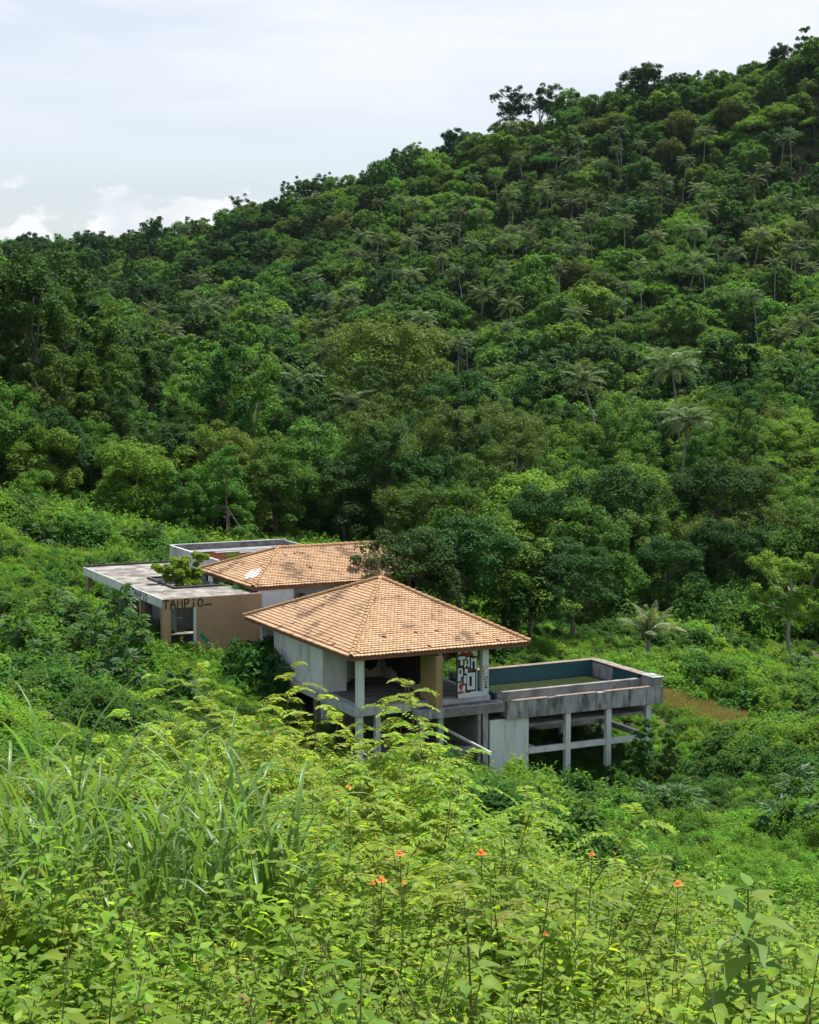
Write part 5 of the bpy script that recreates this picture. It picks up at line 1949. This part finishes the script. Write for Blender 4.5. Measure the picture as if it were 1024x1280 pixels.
# ---- dark car half hidden on the track up the right side
cx_, cy_ = at(1008, 588, 199)[:2]
cz_ = at(1005, 577, 199)[2] - 1.46
cz_ = g1(cx_, cy_) - .03
e = empty('parked_car', (cx_, cy_, cz_), R(174), 'black car mostly hidden behind bushes on the hillside track', 'car')
a = Acc()
prof = [(-2.2, .35), (-2.2, .85), (-1.9, .98), (-1.35, 1.02), (-.75, 1.40), (.55, 1.45), (1.25, 1.06), (2.05, .92), (2.2, .7), (2.2, .35)]
V = [(x, s * (.84 if z < 1.1 else .64), z) for s in (-1, 1) for x, z in prof]
n = len(prof)
poly_obj('body', V, [tuple(range(n)), tuple(range(2 * n - 1, n - 1, -1))] + [(i, i + n, (i + 1) % n + n, (i + 1) % n) for i in range(n)], M['car_black'], e)
for s in (-1, 1):
    poly_obj('side_window', [(-1.0, s * .86, 1.03), (1.05, s * .86, 1.05), (.5, s * .655, 1.41), (-.70, s * .655, 1.37)], [(0, 1, 2, 3)], M['car_glass'], e)
    for x in (-1.4, 1.4):
        w = Acc()
        th = np.linspace(0, 2 * math.pi, 15)
        for a0, a1 in zip(th[:-1], th[1:]):
            w.add([(x, s * .70, .32), (x, s * .88, .32), (x + .32 * math.cos(a0), s * .88, .32 + .32 * math.sin(a0)), (x + .32 * math.cos(a0), s * .70, .32 + .32 * math.sin(a0)),
                   (x + .32 * math.cos(a1), s * .88, .32 + .32 * math.sin(a1)), (x + .32 * math.cos(a1), s * .70, .32 + .32 * math.sin(a1))], [(2, 3, 5, 4), (1, 2, 4, 1), (0, 3, 5, 0)])
        w.build('wheel', M['rubber'], e)
poly_obj('windscreen', [(-.80, -.60, 1.385), (-.80, .60, 1.385), (-1.30, .76, 1.05), (-1.30, -.76, 1.05)], [(0, 1, 2, 3)], M['car_glass'], e)


def sheet(name, pix, mat, lift, label, D=None):
    P = []
    for px, py in pix:
        x, yy = hit(px, py, lift, 60)
        P.append((x, yy))
    P = np.array(P)
    c = P.mean(0)
    ring = [(q * f + c * (1 - f)) for f in (1, .5) for q in P]
    V = [(x, yy, g1(x, yy) + lift) for x, yy in ring] + [(c[0], c[1], g1(*c) + lift)]
    n = len(P)
    Fc = [(i, (i + 1) % n, n + (i + 1) % n, n + i) for i in range(n)] + [(n + i, n + (i + 1) % n, 2 * n) for i in range(n)]
    o = poly_obj(name, V, Fc, M[mat])
    tag(o, label, kind='structure')


sheet('dirt_bank', [(812, 640), (826, 635), (846, 636), (864, 641), (858, 648), (832, 647)], 'red_soil', .08, 'bare orange soil showing among the trees above the pool')
sheet('dirt_track', [(968, 586), (978, 574), (1000, 570), (1040, 570), (1040, 592), (985, 592)], 'sand_soil', .06, 'sandy track by the dark car')

# ------------------------------------------------------------------ near plants
OVT = np.array([0, .09, .28, .55, .80, 1.0])
OVW = np.array([.06, .62, 1.0, .80, .36, .02])


def ovate(C, D, N, L, W, curl=.22, fold=.3):
    C, D, N = (np.asarray(x, float) for x in (C, D, N))
    n = len(C)
    D = unit(D)
    S = unit(np.cross(D, N))
    Nn = np.cross(S, D)
    L = np.broadcast_to(np.asarray(L, float), (n,))
    W = np.broadcast_to(np.asarray(W, float), (n,))
    V = np.zeros((n, 18, 3))
    rip = 1 + .25 * np.sin(np.arange(n) * 1.7)[:, None]
    for i, (t, w) in enumerate(zip(OVT, OVW)):
        base = C + D * (L * t)[:, None] - Nn * (L * curl * t * t)[:, None]
        sd = S * (W * .5 * w)[:, None] + Nn * (W * .5 * w * fold)[:, None] * rip * (1 if i % 2 else .55)
        sd2 = -S * (W * .5 * w)[:, None] + Nn * (W * .5 * w * fold)[:, None] * rip * (.6 if i % 2 else 1)
        V[:, 3 * i], V[:, 3 * i + 1], V[:, 3 * i + 2] = base + sd, base, base + sd2
    q = []
    for i in range(5):
        q += [(3 * i, 3 * i + 1, 3 * i + 4, 3 * i + 3), (3 * i + 1, 3 * i + 2, 3 * i + 5, 3 * i + 4)]
    q = np.array(q)
    Q = (q[None] + (np.arange(n) * 18)[:, None, None]).reshape(-1, 4)
    return V.reshape(-1, 3), Q


def weed(seed, Hh, ns, leafL, ratio, mat):
    r = np.random.default_rng(seed)
    st, lf = Acc(), Acc()
    for s in range(ns):
        az = r.uniform(0, 6.28)
        ln = r.uniform(.1, .45)
        h = Hh * r.uniform(.65, 1.0)
        b = np.array([r.normal() * .05, r.normal() * .05, -.1])
        f = np.linspace(0, 1, 8)
        P = b + np.stack([math.cos(az) * ln * h * f ** 1.5, math.sin(az) * ln * h * f ** 1.5, (h + .1) * f], 1)
        st.tube(P, np.linspace(.0045, .002, 8), 4)
        nn = int(h / .062)
        C, D, N, L = [], [], [], []
        for k in range(nn):
            t = .16 + .84 * k / max(nn - 1, 1)
            q = np.array([np.interp(t, f, P[:, j]) for j in range(3)])
            a0 = k * 1.57 + az + r.uniform(-.3, .3)
            for sgn in (0, math.pi):
                a1 = a0 + sgn + r.uniform(-.3, .3)
                up = r.uniform(-.35, .5) + .35 * (t > .9)
                D.append((math.cos(a1), math.sin(a1), up))
                C.append(q + np.array([math.cos(a1), math.sin(a1), up]) * .015)
                N.append((r.normal() * .3, r.normal() * .3, 1))
                L.append(leafL * r.uniform(.6, 1.15) * (1 - .55 * max(0, t - .75) / .25))
            if r.random() < .45 and .3 < t < .9:
                a1 = r.uniform(0, 6.28)
                d = unit(np.array([math.cos(a1), math.sin(a1), .8]))
                sl = r.uniform(.08, .2)
                st.tube([q, q + d * sl * .5, q + d * sl], [.003, .0025, .002], 3)
                for m in range(5):
                    a2 = m * 1.9 + a1
                    C.append(q + d * sl * (.35 + .16 * m))
                    D.append((math.cos(a2), math.sin(a2), r.uniform(-.2, .6)))
                    N.append((r.normal() * .3, r.normal() * .3, 1))
                    L.append(leafL * r.uniform(.4, .75))
        L = np.array(L)
        V, Q = ovate(C, D, N, L, L * ratio * r.uniform(.85, 1.15, len(L)), curl=r.uniform(.15, .55, len(L)))
        lf.add(V, Q)
    return lf.mesh('foliage', M[mat], True), st.mesh('stems', M['stem_green'])


WEEDS = [weed(600, .62, 5, .10, .52, 'leaf_weed'), weed(601, .75, 6, .088, .46, 'leaf_weed'), weed(602, .55, 7, .075, .5, 'leaf_weed'), weed(603, .85, 5, .118, .55, 'leaf_weed'),
         weed(604, .70, 5, .06, .5, 'leaf_weed'), weed(605, .6, 5, .125, .58, 'leaf_weed'), weed(606, .8, 6, .085, .36, 'leaf_weed'), weed(607, .5, 5, .05, .6, 'leaf_weed'), weed(608, .6, 3, .06, .4, 'leaf_dead')]


def plant(name, loc, s, rz, parts, label, cat, group, sz=None):
    e = empty(name, loc, rz, label, cat, group)
    e.scale = (s, s, sz or s)
    for nm, me in parts:
        o = bpy.data.objects.new(nm, me)
        COL.objects.link(o)
        o.parent = e
    return e


def crest_y(px):
    return np.interp(px, [0, 250, 450, 560, 660, 760, 860, 960, 1024], [955, 925, 945, 1000, 1062, 1090, 1115, 1172, 1182])


wr = random.Random(12)
wp = []
y = 2.9
while y < 17.5:
    st = .185 + .0095 * y
    hw = .29 * y + .8
    for x in np.arange(-hw, hw, st):
        wp.append((x + wr.uniform(-.5, .5) * st, y + wr.uniform(-.5, .5) * st))
    y += st * .9
wp = np.array(wp)
wz = ground(wp[:, 0], wp[:, 1])
rowsW, firsts = [], {}
PXw, PYw = px_of(wp[:, 0], wp[:, 1], wz + .5)
cy_lim = crest_y(PXw)
named = 0
look_w = ['broad-leaved weed', 'tall soft-leaved weed', 'bushy weed', 'large-leaved weed', 'small-leaved weed', 'wide-leaved weed', 'narrow-leaved weed', 'low fine-leaved weed', 'withered brown weed']
rowsN = []
for i, ((x, yy), z) in enumerate(zip(wp, wz)):
    if PYw[i] < cy_lim[i] - 12:
        continue
    f_ = math.sin(x * 2.1 + yy * .9) + math.cos(yy * 1.7 - x * 1.1) + wr.gauss(0, .45)
    k = wr.choice([3, 5, 0]) if f_ > .9 else wr.choice([0, 1, 3]) if f_ > .1 else wr.choice([2, 6, 1]) if f_ > -.8 else wr.choice([4, 7, 2])
    if wr.random() < .035:
        k = 8
    s = wr.uniform(.75, 1.15) * (1.0 if yy > 5 else .92)
    rz = wr.uniform(0, 6.28)
    if 20 < PXw[i] < 1004 and 1120 < PYw[i] < 1262 and (wr.random() < .16 or k not in firsts):
        e = plant('weed_plant', (x, yy, z), s, rz, [('foliage', WEEDS[k][0]), ('stems', WEEDS[k][1])], None, 'weed', 'weeds in the near thicket')
        rowsN.append((e, look_w[k], PXw[i], PYw[i]))
        if k not in firsts:
            ch = list(e.children)
            f_ = [c for c in ch if c.data == WEEDS[k][0]][0]
            s_ = [c for c in ch if c.data == WEEDS[k][1]][0]
            firsts[k] = (f_, s_)
    else:
        rowsW.append((x, yy, z, rz, s, k))
scatter('weeds', rowsW, [[firsts[k][0] for k in range(9)], [firsts[k][1] for k in range(9)]], 'dense knee-high green weeds covering the near slope')
cells = {}
for q in rowsN:
    c = min(int(q[2] // 128), 7)
    cells.setdefault((q[1], c), []).append(q)
CW = ['under the first grass clump', 'under the tall grass clumps', 'below the arching grass blade', 'below the dark feathery thicket', 'below the orange flowers', 'under the leaning twig', 'beside the outer orange flower', 'by the large-leaved sapling']
for (lk, c), v in cells.items():
    v.sort(key=lambda q: q[3])
    for i, q in enumerate(v):
        q[0]['label'] = f'{lk} {CW[c]}' + ('' if len(v) == 1 else f', {ORD[i]} of its kind' + (' going down' if i else ''))


# feathery (pinnate) shrubs
def feather(seed, Hh, nleaf, mat='leaf_feather'):
    r = np.random.default_rng(seed)
    st, lf = Acc(), Acc()
    for s in range(4):
        az = r.uniform(0, 6.28)
        h = Hh * (1.0 if s == 0 else r.uniform(.55, .9))
        ln = r.uniform(.1, .6)
        f = np.linspace(0, 1, 9)
        P = np.stack([math.cos(az) * ln * h * f ** 1.4, math.sin(az) * ln * h * f ** 1.4, h * f - .2 * (1 - f)], 1)
        st.tube(P, np.linspace(.009, .002, 9), 4)
        n = nleaf if s == 0 else int(nleaf * .8)
        for k in range(n):
            t = .22 + .78 * (k + .5) / n
            q = np.array([np.interp(t, f, P[:, j]) for j in range(3)])
            a1 = k * 2.4 + r.uniform(-.4, .4)
            L = r.uniform(.24, .42) * (1 - .45 * max(0, t - .8) / .2)
            up = .35 + .9 * max(0, t - .75) * 3
            m = 6
            g = np.linspace(0, 1, m)
            h_ = np.array([math.cos(a1), math.sin(a1), 0])
            Rr = q + h_ * (g * L)[:, None] + np.array([0, 0, 1.0]) * (up * g - (.55 + up * .3) * g * g)[:, None] * L
            st.tube(Rr, np.linspace(.0028, .0012, m), 3)
            npair = 12
            tt = np.linspace(.12, 1, npair)
            c = np.stack([np.interp(tt, g, Rr[:, j]) for j in range(3)], 1)
            tang = unit(np.gradient(c, axis=0))
            side = unit(np.cross(tang, np.array([0, 0, 1.0])))
            for sg in (-1, 1):
                D = unit(side * sg + tang * .35 + np.array([0, 0, -.12]) + r.normal(size=(npair, 3)) * .1)
                ll = .062 * (1 - .35 * np.abs(tt - .55)) * r.uniform(.85, 1.1, npair)
                V, Q = leaf_quads(c + D * ll[:, None] * .5, D, unit(np.array([0, 0, 1.0]) + r.normal(size=(npair, 3)) * .25), ll, ll * .5, .05)
                lf.add(V, Q)
    return lf.mesh('foliage', M[mat]), st.mesh('stems', M['twig'])


FEA = [feather(700, 1.5, 22), feather(701, 1.2, 20), feather(702, 1.8, 25), feather(703, 1.0, 17)]
FP = [(330, 838, 13.2, 2), (296, 842, 13.6, 0), (243, 846, 13.6, 2), (388, 852, 13, 0), (418, 868, 12.6, 1), (446, 880, 12.4, 0), (482, 866, 12.2, 2), (543, 862, 12.0, 2), (556, 884, 11.6, 0), (618, 918, 11.6, 1),
      (200, 872, 13.0, 0), (150, 892, 12.6, 1), (362, 890, 11.9, 0), (282, 892, 11.9, 2), (228, 905, 11.6, 1), (508, 922, 11.2, 0), (452, 930, 11.0, 2), (332, 930, 11, 0), (400, 925, 10.8, 1), (540, 945, 10.6, 3),
      (560, 1002, 8.6, 1), (600, 996, 8.6, 0), (498, 1012, 8.6, 3), (640, 1005, 9, 1), (672, 1052, 8.6, 3), (768, 1058, 9, 3), (705, 1070, 8.2, 3), (420, 995, 9.2, 1), (470, 985, 9.4, 0), (530, 1040, 7.9, 3), (640, 1075, 7.8, 3),
      (100, 905, 13, 1), (60, 925, 12.6, 3), (380, 960, 9.9, 0), (310, 965, 9.9, 3)]
rowsF = []
for i, (px, py, D, k) in enumerate(FP):
    p = at(px, py, D)
    gz = g1(p[0], p[1])
    s = max(.45, min(1.9, (p[2] - gz) / [1.5, 1.2, 1.8, 1.0][k]))
    gz = p[2] - s * [1.5, 1.2, 1.8, 1.0][k]
    sx = min(max(s, .7), 1.15)
    e = plant('feathery_shrub', (p[0], p[1], gz), sx, i * 1.1, [('foliage', FEA[k][0]), ('stems', FEA[k][1])], None, 'shrub', 'feathery shrubs along the near crest', sz=s)
    rowsF.append((e, px, py))
cells = {}
LMK = [(130, 'above the tall grass'), (270, 'under the tan end wall'), (370, 'under the white side wall'), (470, 'under the corner column'), (570, 'under the ochre pier'), (660, 'under the stained support wall'), (2000, 'below the pool columns')]
for q in rowsF:
    z_ = [t for l, t in LMK if q[1] < l][0]
    cells.setdefault(z_, []).append(q)
for z_, v in cells.items():
    v.sort(key=lambda q: q[2])
    for i, q in enumerate(v):
        q[0]['label'] = f'yellow-green feathery shrub {z_}, {ORD[i]}' + (' in line going down' if i else ' of them')

# arching grass clumps
def blade(seed):
    r = np.random.default_rng(seed)
    L = r.uniform(.75, 1.25)
    w = r.uniform(.015, .028)
    n = 9
    t = np.linspace(0, 1, n)
    ang = R(82) - t ** 1.6 * R(r.uniform(60, 190))
    P = [np.zeros(3)]
    for i in range(n - 1):
        P.append(P[-1] + L / (n - 1) * np.array([math.cos(ang[i]), 0, math.sin(ang[i])]))
    P = np.array(P)
    wv = w * np.minimum(1, np.minimum(.4 + t * 4, (1 - t) * 3.0 + .05))
    V = np.concatenate([P + np.array([0, 1, 0]) * wv[:, None] / 2 + [0, 0, .003], P, P - np.array([0, 1, 0]) * wv[:, None] / 2 + [0, 0, .003]])
    Q = [(i, i + 1, n + i + 1, n + i) for i in range(n - 1)] + [(n + i, n + i + 1, 2 * n + i + 1, 2 * n + i) for i in range(n - 1)]
    return mesh_np('blade', V, Q, M['leaf_grass'], True)


BL = [blade(800 + i) for i in range(14)]
GP = [(60, 1000, 9.0), (112, 990, 9.3), (255, 975, 9.4), (300, 990, 8.8), (200, 1035, 8.2), (335, 1010, 8.6), (12, 985, 9.4), (275, 962, 9.9), (85, 1030, 8.3)]
GL = ['second grass clump from the edge', 'third grass clump from the edge', 'tallest grass clump in the middle of the weeds', 'grass clump with long drooping tips', 'lower grass clump with one pale arching blade', 'grass clump next to the feathery thicket', 'grass clump at the photo\'s edge', 'rear grass clump', 'front grass clump near the edge']
gr_ = random.Random(4)
for (px, py, D), lab in zip(GP, GL):
    p = at(px, py, D)
    gz = g1(p[0], p[1])
    e = empty('grass_clump', (p[0], p[1], gz), gr_.uniform(0, 6), lab + ' of arching green blades', 'grass', 'clumps of tall arching grass')
    for j in range(46):
        o = bpy.data.objects.new('blade', gr_.choice(BL))
        COL.objects.link(o)
        o.parent = e
        o.location = (gr_.gauss(0, .13), gr_.gauss(0, .13), gr_.uniform(.1, .6))
        o.rotation_euler = (gr_.uniform(-.15, .15), gr_.uniform(-.25, .2), gr_.uniform(0, 6.28))
        k = gr_.uniform(.58, .95) * min(1.1, max(.65, (p[2] - gz + .25)))
        o.scale = (k, 1, k)

# orange flower heads
FLW = [(500, 1067, 7.4, 'orange flower head over the feathery thicket'), (602, 1066, 7.4, 'brightest orange flower head, beside the dark twig'), (848, 1105, 7.0, 'orange flower head nearest the large-leaved sapling'), (740, 1068, 8.2, 'orange flower head beyond the leaning twig'),
       (477, 1100, 6.9, 'larger of two orange flower heads side by side below'), (466, 1104, 6.9, 'smaller of two orange flower heads side by side below'), (424, 988, 9.4, 'orange flower head high by the grass'), (436, 984, 9.4, 'reddish flower head high by the grass'), (505, 1104, 6.9, 'tiny orange flower head above the weeds'), (682, 1168, 5.8, 'small red flower head low in the weeds')]
for i, (px, py, D, lab) in enumerate(FLW):
    p = at(px, py, D)
    gz = g1(p[0], p[1])
    e = empty('orange_flower', (p[0], p[1], gz), i, lab, 'flower', 'orange flowers in the weeds')
    hh = p[2] - gz
    a = Acc()
    a.tube([(0, 0, 0), (.02, .01, hh * .5), (0, 0, hh - .008)], [.004, .003, .0025], 4)
    a.build('stalk', M['stem_green'], e)
    rad = [.024, .026, .023, .018, .024, .014, .018, .018, .012, .010][i]
    n = 12
    th = np.arange(n) / n * 2 * math.pi
    D_ = np.stack([np.cos(th), np.sin(th), np.full(n, .25)], 1)
    C_ = np.zeros((n, 3)) + np.array([0, 0, hh])
    b = Acc()
    b.add(*ovate(C_, D_, np.tile([0, 0, 1.0], (n, 1)), rad, rad * .6, curl=.5))
    th = th[::2] + .3
    b.add(*ovate(C_[:6] + [0, 0, .006], np.stack([np.cos(th), np.sin(th), np.full(6, .9)], 1), np.tile([0, 0, 1.0], (6, 1)), rad * .6, rad * .5, curl=.2))
    b.build('petals', M['petal'], e)

# large-leaved saplings on the right
def big_leaf_plant(px, py, D, n, L, label, seed):
    p = at(px, py, D)
    gz = g1(p[0], p[1])
    r = np.random.default_rng(seed)
    e = empty('large_leaved_sapling', (p[0], p[1], gz), 0, label, 'sapling', 'large-leaved saplings in the weeds')
    hh = p[2] - gz
    a = Acc()
    a.tube([(0, 0, -.1), (.02, .01, hh * .5), (0, 0, hh)], [.008, .006, .003], 6)
    a.build('stem', M['twig'], e, True)
    for k in range(n):
        t = .35 + .65 * (k / (n - 1)) ** .8
        az = k * 2.4 + r.uniform(-.3, .3)
        dz = .55 - 1.1 * (1 - t) + r.uniform(-.2, .2)
        d = np.array([math.cos(az), math.sin(az), dz])
        d = d / np.linalg.norm(d)
        l = L * r.uniform(.75, 1.1) * (1 - .35 * max(0, t - .85) / .15)
        b = Acc()
        q = np.array([0, 0, hh * t])
        b.tube([q, q + d * .04], [.003, .003], 4)
        b.add(*ovate([q + d * .035], [d], [np.array([0, 0, 1.0]) + r.normal(size=3) * .15], l, l * .50, curl=.6, fold=.16))
        b.build('leaf', M['leaf_big'], e, True)


big_leaf_plant(935, 1112, 5.6, 34, .18, 'large-leaved sapling with drooping ribbed leaves', 5)
big_leaf_plant(1012, 1232, 4.9, 16, .11, 'smaller large-leaved sapling at the photo\'s edge', 6)
big_leaf_plant(585, 1165, 5.2, 12, .10, 'broad-leaved sapling in the middle of the weeds', 8)
# thin pale vine beside it
P = [at(px, py, 5.4) for px, py in ((892, 1245), (894, 1215), (892, 1200), (905, 1180), (925, 1168))]
c = P[0].copy()
e = empty('dry_vine', tuple(c), 0, 'thin pale dry vine curling beside the large-leaved sapling', 'vine')
a = Acc()
a.tube([q - c for q in [P[0] - np.array([0, 0, .25])] + P], .0028, 5)
a.build('stem', M['bark_pale'], e, True)

# ------------------------------------------------------------------ the air between here and the hill
bm = bmesh.new()
bmesh.ops.create_cube(bm, size=1.0)
me = bpy.data.meshes.new('haze')
bm.to_mesh(me)
bm.free()
hz = bpy.data.objects.new('haze', me)
COL.objects.link(hz)
hz.scale = (3000, 2400, 230)
hz.location = (0, 500, 65)
hm, hnt, hout = newmat('haze')
pv = nd(hnt, 'ShaderNodeVolumePrincipled', ins={'Color': (0.70, 0.84, 1.0, 1), 'Density': 0.000018, 'Anisotropy': 0.0})
hnt.links.new(pv.outputs[0], hout.inputs['Volume'])
me.materials.append(hm)
tag(hz, 'thin haze in the air in front of the far hill', kind='stuff')
